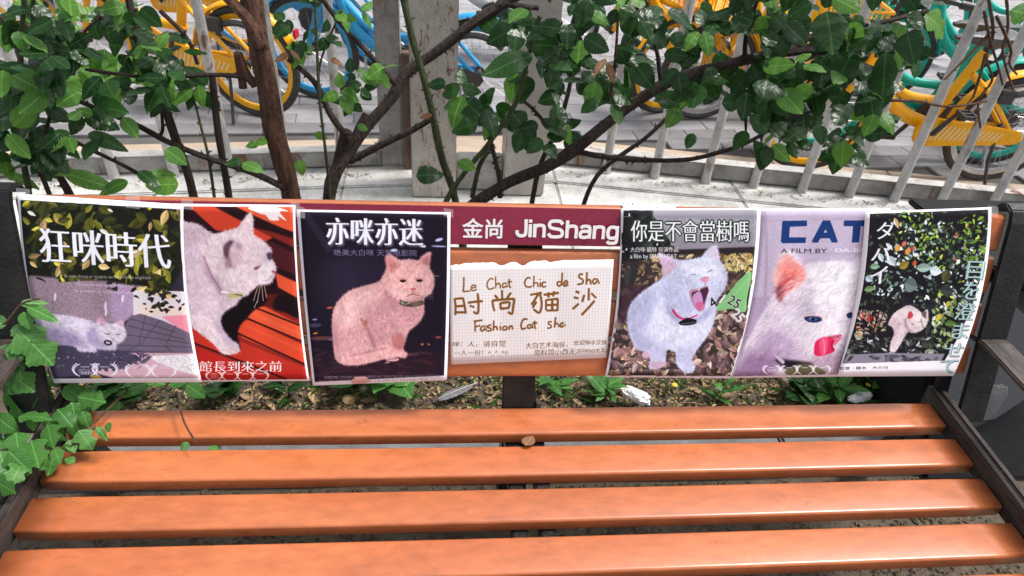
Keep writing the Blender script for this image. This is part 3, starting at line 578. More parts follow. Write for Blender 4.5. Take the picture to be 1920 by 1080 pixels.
    c.fill([(612, 456), (640, 440), (664, 446), (660, 462), (644, 478), (622, 468)], (214, 146, 168), 1.5); c.line([(644, 478), (640, 500)], 4, (150, 100, 130))
    c.fur(K, 1400, 28, 1.5, .35, 0.041, 59, 2.2); c.fur(K, 7000, 14, 1.5, .6, 0.019, 9); c.coat(body, B, M, 14)
    c.fill([(546, 545), (556, 520), (600, 512), (640, 498), (668, 502), (664, 530), (650, 570), (636, 630), (606, 648), (572, 610)], (178, 130, 156), 1.5)
    c.fill([(562, 540), (600, 524), (640, 506), (662, 508), (652, 556), (632, 606), (600, 636), (576, 600)], (70, 38, 60), 1.3)
    c.fill([(566, 560), (590, 534), (616, 534), (630, 590), (626, 626), (600, 636), (576, 606)], (196, 148, 196), 1.5); c.fill([(586, 600), (628, 590), (622, 630), (600, 638)], (206, 84, 128), 3, alpha=.8)
    for p in ((604, 518, 6), (664, 508, 6)): c.fill([(p[0]-5, p[1]-6), (p[0]+6, p[1]-7), (p[0]+2, p[1]+16)], (240, 232, 236), .7, False)
    for i in range(4): c.ell(572+(i % 2)*16, 480+(i//2)*16, 3, 3, (140, 136, 170), .8)
    for i in range(5): c.line([(700, 500-i*14), (780, 520-i*36)], 2, (236, 240, 250), .5, False, alpha=.8); c.line([(560, 520+i*10), (520, 530+i*22)], 2, (236, 240, 250), .5, False, alpha=.7)
    c.line([(448, 636), (478, 676), (530, 694), (596, 668)], 15, (206, 40, 100), 1, w1=7); c.fill([(486, 712), (520, 694), (560, 690), (590, 700), (584, 720), (540, 730), (496, 728)], (20, 18, 26), 1); c.line([(500, 722), (580, 712)], 4, (120, 116, 130), 1); c.ell(536, 692, 14, 7, (24, 22, 30), 1)
    c.ell(288, 906, 24, 20, (206, 170, 190), 2)
    for x in (330, 352, 376, 508, 530, 552): c.line([(x, 968+(x > 500)*22), (x+3, 984+(x > 500)*20)], 3, (150, 140, 176))
    c.text('你是不會當樹嗎', box(200, 104, 902, 232), (240, 242, 246), 4, 2, outline=(6, (38, 52, 44)))
    c.text('大白咪·凱特 导演作品', box(196, 264, 482, 294), (232, 232, 238), 1); c.text('a film by DABAI CAT', box(196, 306, 474, 340), (232, 232, 238), 1)
    def num(t, x, y, h, a, col, ol): 
        w = h*.62*len(t); ca, sa = math.cos(a), math.sin(a); q = [(-w/2, -h/2), (w/2, -h/2), (w/2, h/2), (-w/2, h/2)]
        c.text(t, [(x+i*ca-j*sa, y+i*sa+j*ca) for i, j in q], col, 3, 0, outline=ol)
    num('25', 838, 672, 56, .8, (206, 206, 212), (2, (236, 236, 240))); num('4', 688, 596, 62, -.6, (18, 18, 20), (2, (226, 226, 230))); num('/', 745, 574, 54, .2, (236, 236, 240), (2, (150, 150, 150))); num('25', 816, 590, 58, .55, (18, 18, 20), (2, (236, 236, 240)))
    c.text('領衔主演 大白', box(130, 958, 268, 976), (206, 196, 200), alpha=.8); c.text('A LITTLE WEEK ONLY CRY', box(112, 990, 492, 1010), (206, 196, 200), alpha=.5)
    return c

def print_lick_cat():                      # close-up of a cat licking its nose
    c = Print(660, 740, [(200, 35), (152, 540), (30, 1044)], [(984, 32), (938, 540), (815, 1034)], (236, 232, 242), 6)
    inner = [(214, 48), (968, 46), (925, 540), (800, 1020), (46, 1034), (166, 540)]
    M = c.full(inner, .5, False); c.fill(inner, (196, 182, 206), .5, False)
    c.fill([(160, 570), (330, 560), (330, 700), (90, 900), (60, 980)], (180, 160, 190), 6, False, clip=M)
    for a, b, w in (((236, 48), (236, 560), 12), ((160, 575), (300, 560), 8), ((214, 110), (340, 104), 6), ((500, 100), (980, 90), 6), ((470, 300), (960, 310), 6)): c.line([a, b], w, (166, 140, 164), 4, False, alpha=.7, clip=M)
    c.grain(M, 5, .05, 31)
    body = [(296, 520), (288, 430), (300, 370), (330, 310), (370, 290), (420, 310), (460, 370), (486, 378), (560, 360), (680, 350), (750, 362), (800, 330), (960, 300), (960, 800), (800, 1040), (-20, 1060), (60, 960), (130, 830), (200, 700), (260, 600)]
    B = c.full(body, 2); c.fill(body, (224, 214, 228), 2, clip=M); K = B*M
    c.fill([(500, 380), (780, 370), (770, 560), (730, 640), (560, 620), (520, 500)], (244, 240, 248), 18, alpha=.95, clip=K)
    c.fill([(560, 640), (760, 620), (720, 800), (560, 780)], (236, 228, 238), 14, alpha=.9, clip=K)
    c.fill([(220, 760), (330, 740), (430, 850), (480, 930), (340, 940), (200, 880)], (172, 150, 180), 22, alpha=.9, clip=K)
    c.fill([(60, 1000), (140, 880), (300, 900), (330, 960), (250, 1050), (30, 1050)], (140, 108, 146), 22, alpha=.95, clip=K)
    c.fill([(480, 940), (700, 880), (760, 940), (700, 1050), (440, 1050)], (176, 150, 172), 14, alpha=.9, clip=K)
    c.fill([(330, 590), (430, 560), (560, 640), (470, 680), (360, 660)], (204, 192, 210), 14, alpha=.8, clip=K)
    c.fill([(230, 640), (330, 660), (420, 760), (300, 760), (200, 740)], (212, 200, 218), 16, alpha=.8, clip=K)
    ear = [(300, 510), (296, 430), (310, 370), (340, 316), (376, 306), (424, 350), (470, 400), (480, 450), (440, 500), (370, 540), (330, 590)]
    E = c.full(ear, 2)
    c.fill(ear, (240, 178, 174), 3, clip=K); c.fill([(330, 380), (400, 360), (470, 420), (440, 470), (360, 470)], (242, 132, 122), 14, alpha=.85, clip=K)
    c.fill([(310, 500), (350, 440), (420, 430), (400, 500), (340, 560), (318, 590)], (196, 70, 76), 10, alpha=.85, clip=K); c.fill([(300, 520), (330, 490), (350, 540), (320, 590)], (120, 60, 74), 6, alpha=.7, clip=K)
    for i in range(40):
        x, y = c.rng.uniform(380, 500), c.rng.uniform(400, 540); c.line([(x, y), (x-50, y+28), (x-84, y+66)], 2.5, (244, 226, 230), .7, alpha=.7, w1=.8, clip=K)
    c.fur(K, 1800, 48, 2.4, .35, 0.053, 62, 2.2); c.fur(K, 9000, 24, 2.4, .35, 0.024, 12); c.coat(body, B, M, 24)
    for i in range(60):
        x, y = c.rng.uniform(180, 470), c.rng.uniform(560, 900); c.line([(x, y), (x-40, y+24)], 2, (248, 242, 250) if i % 2 else (180, 160, 190), .7, False, alpha=.5, clip=K)
    for k in range(34):
        x = c.rng.uniform(480, 780); c.line([(x, 372), (x+c.rng.normal(0, 8), 346)], 2.5, (244, 240, 248), .8, False, w1=.8)
    c.fill([(468, 684), (500, 676), (560, 680), (574, 700), (540, 714), (490, 708)], (30, 42, 84), 1.2); c.fill([(490, 690), (530, 684), (548, 696), (516, 706)], (70, 100, 160), 1.5); c.ell(522, 694, 12, 9, (10, 14, 34), 1); c.line([(466, 682), (505, 672), (570, 680), (576, 706)], 5, (214, 150, 170), 1.6); c.ell(508, 688, 3, 3, (220, 230, 250), .6)
    c.fill([(722, 664), (752, 652), (752, 684), (730, 686)], (34, 48, 96), 1.2)
    c.fill([(610, 800), (690, 786), (672, 830), (640, 850)], (224, 110, 140), 2); c.line([(690, 786), (660, 800), (610, 800)], 5, (120, 60, 80), 1.2)
    c.fill([(528, 880), (536, 830), (570, 806), (620, 800), (650, 820), (640, 850), (652, 880), (620, 900), (560, 914), (532, 906)], (212, 36, 88), 1.2)
    c.fill([(560, 815), (610, 806), (600, 900), (570, 908)], (236, 96, 134), 4, alpha=.8); c.line([(584, 812), (590, 860), (588, 900)], 4, (246, 170, 190), 1.2); c.line([(640, 820), (634, 850), (642, 882)], 7, (150, 16, 58), 1.5)
    for i in range(5): c.line([(520, 830+i*10), (400-i*6, 850+i*22)], 2.2, (250, 246, 252), .5, False, alpha=.8)
    c.fill([(300, 930), (420, 940), (520, 960), (470, 1000), (360, 990), (320, 960)], (30, 22, 34), 5, clip=M); c.fill([(290, 900), (350, 940), (340, 960), (300, 920)], (196, 176, 196), 1.5, clip=M); c.fill([(360, 1000), (440, 960), (520, 965), (600, 1010), (540, 1028), (380, 1028)], (96, 92, 62), 4, alpha=.9, clip=M)
    blue = (26, 58, 118)
    c.fill([(344, 108), (486, 106), (486, 140), (384, 144), (380, 206), (480, 206), (478, 240), (340, 242), (330, 232), (338, 116)], blue, .7, False)
    c.fill([(580, 106), (624, 106), (670, 232), (662, 238), (634, 238), (620, 212), (566, 212), (552, 238), (520, 238), (514, 230)], blue, .7, False); c.fill([(597, 160), (606, 178), (586, 178)], (206, 196, 216), .6, False)
    c.fill([(706, 106), (880, 104), (876, 138), (806, 140), (796, 236), (752, 238), (760, 140), (704, 140)], blue, .7, False)
    c.text('A FILM BY', box(330, 274, 606, 300), (34, 30, 52), 1); c.text('DA-BAI', box(655, 272, 850, 294), (236, 234, 244), 1)
    for x, w in ((276, '2021'), (380, None), (474, None), (574, None)): c.laurel(x, 996, 46, (228, 222, 230), w, .85)
    return c

def print_thicket_cat():                   # small white cat in a thicket
    c = Print(600, 760, [(166, 54), (112, 560), (0, 1036)], [(918, 27), (862, 530), (692, 1032)], (240, 236, 242), 7)
    inner = [(194, 66), (900, 40), (866, 400), (800, 620), (720, 800), (640, 940), (30, 958), (100, 740), (156, 480)]
    M = c.full(inner, .5, False); c.fill(inner, (26, 25, 31), .5, False)
    scatter(c, 420, inner, 32, [(44, 46, 48), (34, 34, 40), (64, 70, 60), (22, 22, 26), (54, 60, 40)], None, 41, .5)
    scatter(c, 330, [(380, 50), (560, 48), (590, 150), (900, 40), (890, 250), (840, 420), (640, 400), (400, 330), (340, 200)], 25, [(120, 150, 50), (96, 136, 44), (160, 178, 70), (64, 92, 40), (40, 56, 34), (200, 214, 206)], None, 42, .48)
    scatter(c, 420, [(180, 350), (440, 150), (600, 100), (860, 240), (830, 600), (620, 660), (300, 560), (160, 540)], 28, [(196, 212, 216), (150, 170, 172), (232, 238, 240), (110, 134, 128), (84, 110, 88), (56, 72, 56), (34, 40, 36)], None, 43, .52)
    scatter(c, 130, [(740, 70), (900, 40), (885, 280), (860, 420), (640, 700), (600, 900), (560, 560), (760, 380)], 38, [(180, 196, 70), (140, 170, 54), (104, 136, 44), (206, 206, 100), (90, 116, 50)], None, 44, .45)
    scatter(c, 110, [(560, 620), (780, 560), (700, 800), (620, 900), (560, 840)], 34, [(60, 84, 48), (96, 116, 60), (130, 146, 100), (40, 52, 40), (170, 180, 160)], None, 48, .5)
    for x, y, l, w, a, k in ((196, 380, 60, 36, 0, (120, 160, 130)), (300, 320, 74, 52, .9, (176, 190, 196)), (250, 300, 60, 34, 1.2, (190, 200, 206)), (370, 390, 70, 48, -.6, (130, 110, 40)), (470, 390, 100, 54, -.05, (140, 164, 156)), (550, 400, 76, 60, .2, (206, 220, 222)), (400, 480, 86, 90, .3, (96, 112, 112)), (170, 440, 50, 44, .6, (160, 180, 190)), (660, 400, 80, 60, 1.9, (70, 66, 40)), (610, 520, 90, 60, .1, (50, 52, 54)), (160, 520, 70, 36, -.2, (110, 136, 90)), (520, 600, 70, 60, .3, (28, 28, 36)), (380, 590, 70, 60, .2, (30, 30, 38)), (340, 90, 70, 30, 1.2, (190, 160, 120)), (640, 720, 70, 40, 0, (80, 110, 50)), (500, 830, 90, 60, .2, (40, 50, 40)), (520, 890, 70, 34, -.1, (140, 150, 130)), (100, 780, 60, 44, .4, (120, 130, 100)), (130, 760, 40, 30, 1.2, (150, 156, 120)), (50, 880, 56, 40, .4, (100, 124, 100)), (290, 240, 60, 24, .8, (200, 206, 210))): c.leaf(x, y, l, w, a, k, clip=M)
    for x, y, rr, k in ((398, 245, 18, (206, 110, 100)), (448, 272, 14, (206, 70, 60)), (420, 290, 22, (226, 150, 80)), (360, 270, 22, (220, 160, 80)), (460, 360, 17, (206, 92, 50)), (708, 195, 11, (206, 60, 60)), (700, 335, 11, (190, 90, 60)), (660, 602, 17, (206, 180, 50)), (605, 680, 20, (206, 186, 60)), (150, 676, 20, (176, 60, 50)), (190, 690, 22, (186, 64, 52))): c.ell(x, y, rr*.7, rr, k, 1.2, .5, clip=M)
    scatter(c, 120, [(120, 640), (300, 640), (290, 760), (110, 800)], 30, [(206, 196, 180), (160, 140, 124), (120, 96, 86), (186, 120, 100)], None, 45, .3)
    scatter(c, 130, [(90, 800), (600, 800), (600, 900), (60, 910)], 30, [(90, 90, 92), (60, 60, 62), (160, 164, 166), (40, 40, 44)], None, 46, .35)
    for p, w in (([(210, 780), (250, 640), (260, 520), (300, 440)], 9), ([(230, 780), (300, 720), (440, 620), (540, 580)], 11), ([(240, 760), (280, 640), (330, 520)], 7), ([(590, 850), (610, 780), (590, 740), (700, 735)], 6), ([(220, 790), (200, 700), (190, 560)], 6)): c.line(p, w, (20, 18, 20), .8, clip=M, w1=w*.5)
    c.fill([(60, 905), (300, 895), (640, 900), (620, 942), (30, 958)], (136, 130, 146), 1.2, False, clip=M); scatter(c, 26, [(40, 910), (600, 905), (600, 940), (30, 955)], 60, [(64, 60, 72), (84, 80, 94)], 0, 47, .3)
    body = [(306, 720), (340, 660), (400, 622), (440, 616), (480, 640), (505, 660), (534, 640), (540, 690), (524, 738), (482, 768), (446, 772), (424, 766), (398, 800), (376, 840), (346, 884), (316, 880), (322, 830), (340, 780), (330, 740)]
    B = c.full(body, 1); c.fill(body, (222, 206, 210), 1, clip=M); K = B*M
    c.fill([(306, 720), (350, 680), (380, 720), (350, 800), (330, 860), (322, 800)], (206, 178, 188), 6, alpha=.8, clip=K); c.fill([(400, 640), (470, 650), (500, 690), (440, 700)], (240, 230, 232), 6, alpha=.9, clip=K); c.line([(404, 690), (412, 740), (436, 768)], 12, (160, 128, 140), 4, clip=K); c.fill([(380, 640), (420, 626), (400, 690), (360, 700)], (232, 220, 224), 8, clip=K); c.fill([(420, 770), (470, 775), (440, 800), (404, 800)], (30, 26, 32), 3, clip=M)
    c.fur(K, 140, 18, 1.3, .35, 0.045, 63, 2.2); c.fur(K, 700, 9, 1.3, .6, 0.020, 13); c.coat(body, B, M, 9)
    c.fill([(418, 690), (424, 656), (440, 648), (452, 672), (436, 690)], (206, 66, 72), 1.5); c.fill([(500, 660), (530, 646), (524, 690)], (110, 90, 96), 1.5)
    c.line([(440, 722), (458, 726)], 4, (60, 44, 54)); c.line([(486, 714), (498, 708)], 4, (60, 44, 54)); c.ell(466, 746, 6, 4, (196, 120, 130), 1); c.line([(500, 690), (510, 740), (530, 750)], 3, (40, 36, 44)); c.line([(440, 764), (400, 780)], 4, (150, 120, 130))
    wht, grn = (238, 238, 244), (178, 206, 206)
    def col(t, boxes, k, hb=4, ve=2, **kw):
        for ch, q in zip(t, boxes): c.text(ch, q, k, hb, ve, **kw)
    col('ダバイ', [[(244, 106), (348, 112), (338, 214), (228, 218)], [(216, 258), (330, 252), (318, 338), (200, 346)], [(206, 376), (302, 376), (290, 482), (196, 486)]], wht, 7, 2)
    for ch, q in zip('目を澄ませて', [[(782, 346), (878, 348), (862, 458), (764, 456)], [(762, 470), (850, 474), (830, 578), (738, 574)], [(716, 592), (830, 598), (806, 700), (694, 696)], [(696, 716), (792, 716), (772, 812), (678, 808)], [(654, 838), (758, 838), (734, 918), (640, 916)], [(616, 936), (720, 936), (690, 1014), (620, 1010)]]):
        c.text(ch, q, grn, 7, 2, outline=(1, (70, 90, 94)), shadow=(3, 3, 1, (24, 28, 32), .7))
    c.text('監督・腳本　大の白', box(14, 978, 300, 996, -.02), (40, 40, 48), 1)
    return c
# ================================================================ materials of the place
M_soil = mat('soil', (.1, .075, .05), .95); t, b = nodes(M_soil)
t.links.new(mix(t, ramp(t, noise(t, 60, 6, .7), [(.35, 0), (.65, 1)]), (.075, .055, .037), ramp(t, noise(t, 9, 4), [(.3, (.075, .056, .038)), (.7, (.15, .115, .082))])), b.inputs['Base Color']); bump(t, b, noise(t, 90, 6, .7), .8, .01)
M_ground = worn('ground', (.11, .105, .1), (.07, .066, .062), .9, 3)
M_paver = worn('paver', (.27, .265, .275), (.19, .185, .195), .8, 5, rnd=.35, bumpy=.25, coord='Object')
M_tan = worn('tan stone', (.5, .4, .3), (.38, .3, .23), .75, 4, rnd=.2, stretch=(1, 4, 1))
M_slab = worn('dusty white stone', (.62, .61, .585), (.36, .345, .32), .85, 9, bumpy=.5, lo=.28, hi=.6, fine=60, rnd=.1)
M_kerb = worn('grey kerb stone', (.17, .17, .175), (.1, .1, .1), .85, 8)
M_conc = worn('pale render', (.5, .49, .46), (.26, .25, .23), .85, 7, bumpy=.3, rnd=.1)
def rusty(name, col, dirt, lo, hi, scale=14, stretch=(1, 1, .35)):
    m = worn(name, col, dirt, .5, 10, bumpy=.2, lo=.25, hi=.6); t, b = nodes(m); src = b.inputs['Base Color'].links[0].from_socket
    f = ramp(t, noise(t, scale, 7, .7, 'Object', stretch, .6), [(lo, 0), (hi, 1)])
    t.links.new(mix(t, f, src, ramp(t, noise(t, 50, 3), [(.3, (.09, .035, .014)), (.7, (.26, .11, .045))])), b.inputs['Base Color']); return m
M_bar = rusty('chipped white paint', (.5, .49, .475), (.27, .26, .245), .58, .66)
M_rail = rusty('dirty white rail paint', (.33, .32, .3), (.12, .115, .105), .55, .66, 9)  # darker than the bars: dirt plus the rail's backlit shade painted in
M_post = rusty('rust streaked cream paint', (.43, .4, .36), (.27, .245, .21), .56, .63, 26, (2.4, 2.4, .7))
M_post2 = rusty('flaking cream paint', (.4, .375, .34), (.25, .23, .205), .72, .8, 22, (2, 2, .6))

# ================================================================ the setting
def sheet(name, V, mt, parent=None): return mesh(name, V, [tuple(range(len(V)))], mt, parent)
structure(sheet('ground', [(-60, -60, -.03), (60, -60, -.03), (60, 60, -.03), (-60, 60, -.03)], M_ground))
# planting soil, lumpy
nx, ny = 150, 60; V = []; rs = np.random.default_rng(3); H = rs.normal(0, 1, (ny+1, nx+1)); H = _blur(H, 1.2)*.014+_blur(rs.normal(0, 1, (ny+1, nx+1)), 4)*.07
for j in range(ny+1):
    for i in range(nx+1): V.append((-3.2+6.4*i/nx, -1.0+2.07*j/ny, -.004+float(H[j, i])*(.35 if -1+2.07*j/ny < .33 else 1)))
structure(mesh('soil', V, [(j*(nx+1)+i, j*(nx+1)+i+1, (j+1)*(nx+1)+i+1, (j+1)*(nx+1)+i) for j in range(ny) for i in range(nx)], M_soil, None, True))
# fence lines (left run, corner gap with gate posts, right run)
LA, LB = Vector((-4.2, 1.31, .1)), Vector((-.47, 1.76, .1)); RA, RB = Vector((.26, 1.835, .1)), Vector((4.4, 1.15, .1))
# white kerb slab in stones
slab = structure(sheet('slab', [(-4.2, 1.06, .02), (4.4, 1.06, .02), (4.4, 1.2, .02), (.25, 1.9, .02), (-.47, 1.8, .02), (-4.2, 1.38, .02)], M_conc))
def yb(x): return (LA.y+(x-LA.x)*(LB.y-LA.y)/(LB.x-LA.x)) if x < -.47 else (1.8 if x < .26 else RA.y+(x-RA.x)*(RB.y-RA.y)/(RB.x-RA.x))
xs = [-4.2, -3.1, -2.2, -1.35, -.62, .3, 1.12, 1.98, 2.9, 4.4]
for a, b_ in zip(xs[:-1], xs[1:]):
    for lo, hi, dz in ((None, -.17, 0), (-.163, .075, .004)):           # front course, then the narrow course that carries the rail
        g = .0015
        if lo is None: pl = [(a+g, 1.05), (b_-g, 1.05), (b_-g, yb(b_)+hi), (a+g, yb(a)+hi)]
        else: pl = [(a+g, yb(a)+lo), (b_-g, yb(b_)+lo), (b_-g, yb(b_)+hi), (a+g, yb(a)+hi)]
        if min(p[1] for p in pl[2:])-1.05 < .02: continue
        k = MB(); k.prism(pl, -.02, .1+dz+random.uniform(-.001, .001), 'z'); k.build('stone', M_slab, slab, bevel=.006)
# tan band behind the fence, then grey pavers
band = structure(sheet('stone_band', [(-4.2, 1.4, -.018), (-.4, 1.86, -.018), (.3, 1.93, -.018), (4.4, 1.25, -.018), (4.4, 1.8, -.018), (.3, 2.46, -.018), (-.4, 2.4, -.018), (-4.2, 1.95, -.018)], M_ground))
def strip(A, B, w0, w1, n):
    A, B = Vector(A), Vector(B); d = (B-A)/n; nn = Vector((-(B-A).y, (B-A).x, 0)).normalized()
    for i in range(n):
        p, q = A+d*i+d.normalized()*.003, A+d*(i+1)-d.normalized()*.003; k = MB()
        k.prism([(p+nn*w0)[:2], (q+nn*w0)[:2], (q+nn*w1)[:2], (p+nn*w1)[:2]], -.02, random.uniform(-.001, .001), 'z'); k.build('stone', M_tan, band, bevel=.003, seg=1)
strip((-4.2, 1.33, 0), (-.47, 1.78, 0), .08, .5, 6); strip((-.465, 1.86, 0), (.255, 1.93, 0), .02, .44, 1); strip((.26, 1.86, 0), (4.4, 1.17, 0), .08, .5, 7)
pav = structure(sheet('pavement', [(-9, 1.2, -.022), (9, 1.2, -.022), (14, 16, -.022), (-14, 16, -.022)], M_ground))
pm = MB(); pm.box((-.1495, -.0595, -.03), (.1495, .0595, 0)); p0 = pm.build('paver', M_paver, pav, bevel=.004, seg=1); pv = p0.data
far = MB(); cand = []
ax = Vector((math.cos(.09), math.sin(.09), 0)); ay = Vector((-ax.y, ax.x, 0))
def band_back(x): return (LA.y+.54+(x-LA.x)*(LB.y-LA.y)/(LB.x-LA.x)) if x < -.4 else (2.36 if x < .3 else RA.y+.54+(x-RA.x)*(RB.y-RA.y)/(RB.x-RA.x))
for j in range(-10, 60):
    for i in range(-20, 30):
        p = ax*((i+(j % 2)*.5)*.302)+ay*(j*.122+1.6)
        if p.y < band_back(p.x)+.075 or p.y > 7.5: continue
        d = p-CAM; wz = d.dot(FW); u, v = 960+FPX*d.dot(RT)/wz, 540-FPX*d.dot(UP)/wz
        if -150 < u < 2070 and v > -200: cand.append((wz if v > -20 else wz+50, p.copy()))
cand.sort(key=lambda c: c[0])
for i, (_, p) in enumerate(cand):
    p.z = random.uniform(-.0015, .0015)
    if i < 290:
        o = p0 if i == 0 else dup(p0, pav); o.location = p; o.rotation_euler = (random.uniform(-.006, .006), random.uniform(-.006, .006), .09)
    else: far.box((-.1495, -.0595, -.03), (.1495, .0595, 0), Matrix.Translation(p) @ Matrix.Rotation(.09, 4, 'Z'))
stuff(far.build('distant_pavers', M_paver, pav))
# kerb stones under the bench
kerb = structure(sheet('kerb', [(-3.2, .115, -.01), (3.2, .115, -.01), (3.2, .295, -.01), (-3.2, .295, -.01)], M_ground))
for i in range(8):
    k = MB(); k.box((-3.2+.8*i+.004, .12, -.05), (-2.4+.8*i-.004, .29, .032+random.uniform(-.002, .002))); k.build('kerb_stone', M_kerb, kerb, bevel=.008)

# ================================================================ fence runs and posts
def fence(name, A, B, label, bars):
    A, B = Vector(A), Vector(B); f = thing(name, label, 'fence', (A.x, A.y, .1)); d = B-A; L = d.length; d.normalize(); nn = Vector((d.y, -d.x, 0))
    M = Matrix(((d.x, nn.x, 0, 0), (d.y, nn.y, 0, 0), (0, 0, 1, 0), (0, 0, 0, 1)))
    k = MB(); k.box((0, -.05, .012), (L, 0, .085), M); k.build('bottom_rail', M_rail, f, bevel=.004, seg=1); k = MB(); k.box((0, -.054, .0855), (L, .004, .0885), M); k.build('rail_lit_strip', M_bar, f)  # backlit shade is in the rail paint; pale strip added as its lit top
    k = MB(); k.box((0, -.05, 1.42), (L, 0, 1.48), M); k.build('top_rail', M_bar, f, bevel=.004, seg=1)
    for s_ in bars:
        P = M @ Vector((s_, .026, 0)); k = MB(); r = .0195
        k.tube([P+Vector((0, 0, z)) for z in (.004, .05, .5, 1.0, 1.52)], [r*1.15, r, r, r, r], 12); k.add([P+Vector((math.cos(a)*r*1.5, math.sin(a)*r*1.5, .0035)) for a in np.linspace(0, 6.28, 9)[:-1]], [tuple(range(8))]); k.build('bar', M_bar, f, True)
    return f
lx = lambda x: (x-LA.x)/(LB.x-LA.x)*(LB-LA).length
rx = lambda x: (x-RA.x)/(RB.x-RA.x)*(RB-RA).length
fence('iron_fence', LA, LB, 'left run of white barred iron fence, in front of the blue bike', [lx(x) for x in (-4.0, -3.77, -3.54, -3.31, -3.08, -2.85, -2.62, -2.4, -2.18, -1.99, -1.77, -1.55, -1.32, -1.1, -.87, -.64)])
fence('iron_fence', RA, RB, 'right run of white barred iron fence, in front of the teal bike', [rx(x) for x in (.55, .77, 1.0, 1.215, 1.43, 1.64, 1.84, 2.04, 2.26, 2.48, 2.7, 2.92, 3.14, 3.36, 3.6, 3.84, 4.08)])
def post(label, x0, x1, y0, y1, h, mt, cap=True):
    o = thing('fence_post', label, 'post', ((x0+x1)/2, (y0+y1)/2, .1)); w_, d_ = (x1-x0)/2, (y1-y0)/2
    k = MB(); k.box((-w_, -d_, .002), (w_, d_, h)); k.build('shaft', mt, o, bevel=.005)
    if cap: k = MB(); k.box((-w_-.02, -d_-.02, h+.001), (w_+.02, d_+.02, h+.04)); k.build('cap', mt, o, bevel=.006)
post('thick cream fence post streaked with brown rust, middle of the fence', -.325, -.145, 1.5, 1.67, 1.6, M_post)
post('thick cream fence post without rust streaks, right of the rusty one', .055, .23, 1.53, 1.7, 1.6, M_post2)
post('slim grey fence post left of the rusty post', -.475, -.375, 1.77, 1.85, 1.55, M_rail)  # takes the rail paint, painted-in shade included
k = MB(); k.box((-.142, 1.57, .105), (.052, 1.66, .24)); o = k.build('threshold_block', M_conc, None, bevel=.005); tag(o, 'low white block set between the two thick fence posts', 'block')
k = MB(); k.box((-.372, 1.74, .102), (-.328, 1.79, .62)); o = k.build('wooden_stake', worn('weathered brown wood', (.16, .1, .065), (.08, .05, .035), .85, 8, stretch=(4, 4, .6)), None, bevel=.004); tag(o, 'brown weathered wooden stake beside the rusty fence post', 'stake')

# ================================================================ bench
M_slat = worn('orange painted slat', srgb(180, 104, 62), srgb(160, 85, 48), .34, 4, bumpy=.06, lo=.28, hi=.66, stretch=(.6, 1.6, 1.6), fine=30, rnd=.1, rr=.1)
t, b = nodes(M_slat); src = b.inputs['Base Color'].links[0].from_socket
sc_ = ramp(t, noise(t, 7, 8, .75, 'Object', (1.2, 6, 6), 1.2), [(.64, 0), (.72, 1)])
n1 = noise(t, 2.2, 5, .6, 'Object', (2.2, 5, 5), .8)
sb = t.nodes.new('ShaderNodeMath'); sb.operation = 'SUBTRACT'; t.links.new(n1, sb.inputs[0]); sb.inputs[1].default_value = .5; ab = t.nodes.new('ShaderNodeMath'); ab.operation = 'ABSOLUTE'; t.links.new(sb.outputs[0], ab.inputs[0])
hair = mix(t, 1, ramp(t, ab.outputs[0], [(0, 1), (.0035, 0)]), ramp(t, noise(t, 5, 3), [(.45, 0), (.55, .75)]), 'MULTIPLY'); src = mix(t, hair, src, srgb(120, 62, 40))
t.links.new(mix(t, mix(t, .5, (0, 0, 0), sc_), src, srgb(156, 80, 48)), b.inputs['Base Color']); b.inputs['Coat Weight'].default_value = .4; b.inputs['Coat Roughness'].default_value = .22
M_iron = worn('black painted iron', (.011, .011, .012), (.03, .026, .023), .42, 9, bumpy=.3, lo=.3, hi=.55); nodes(M_iron)[1].inputs['Specular IOR Level'].default_value = .28
M_rustiron = worn('bare weathered iron', (.06, .041, .032), (.016, .014, .013), .62, 16, bumpy=.6, lo=.35, hi=.62, stretch=(3, .6, 3), fine=70)
bench = thing('park_bench', 'orange slatted park bench with black iron ends, posters taped to its back', 'bench')
def slat_profile(w, t_, r, n=4):
    P = []
    for cx, cz, a0 in ((w/2-r, t_/2-r, 0), (-w/2+r, t_/2-r, 90), (-w/2+r, -t_/2+r, 180), (w/2-r, -t_/2+r, 270)):
        for i in range(n+1): a = R(a0+90*i/n); P.append((cx+r*math.cos(a), cz+r*math.sin(a)))
    return P
def slat(name, L0, L1, prof, M, sag, parent, mt):
    n, seg = len(prof), 24; V, F = [], []
    for i in range(seg+1):
        x = L0+(L1-L0)*i/seg; s_ = sag*(1-((x-(L0+L1)/2)/((L1-L0)/2))**2)
        e = .004 if i in (0, seg) else 0
        for p in prof: q = M @ Vector((x, p[0]*(1-e*10), p[1]*(1-e*14))); V.append((q.x, q.y, q.z-s_))
    for i in range(seg):
        for k_ in range(n): F.append((i*n+k_, i*n+(k_+1) % n, (i+1)*n+(k_+1) % n, (i+1)*n+k_))
    F.append(tuple(range(n))); F.append(tuple(range(seg*n, seg*n+n))[::-1])
    bm = bmesh.new(); vs = [bm.verts.new(v) for v in V]
    for f in F: bm.faces.new([vs[i] for i in f])
    o = from_bm(name, bm, mt, parent, True); return o
P_ = .1042; SW = .0765; pr = slat_profile(SW, .032, .006)
for k_ in range(6):
    zt = .43-.0045*k_-.0004*k_*k_
    M = Matrix.Translation((0, -k_*P_-SW/2, zt-.016)) @ Matrix.Rotation(R(random.uniform(-.4, .4)), 4, 'X')
    slat('seat_slat', -.95+random.uniform(-.002, .002), .95+random.uniform(-.002, .002), pr, M, .006, bench, M_slat)
MBk = Matrix(((1, 0, 0, 0), (0, BU.y, -BN.y, 0), (0, BU.z, -BN.z, 0), (0, 0, 0, 1)))     # local y up the back, local z away from the sitter
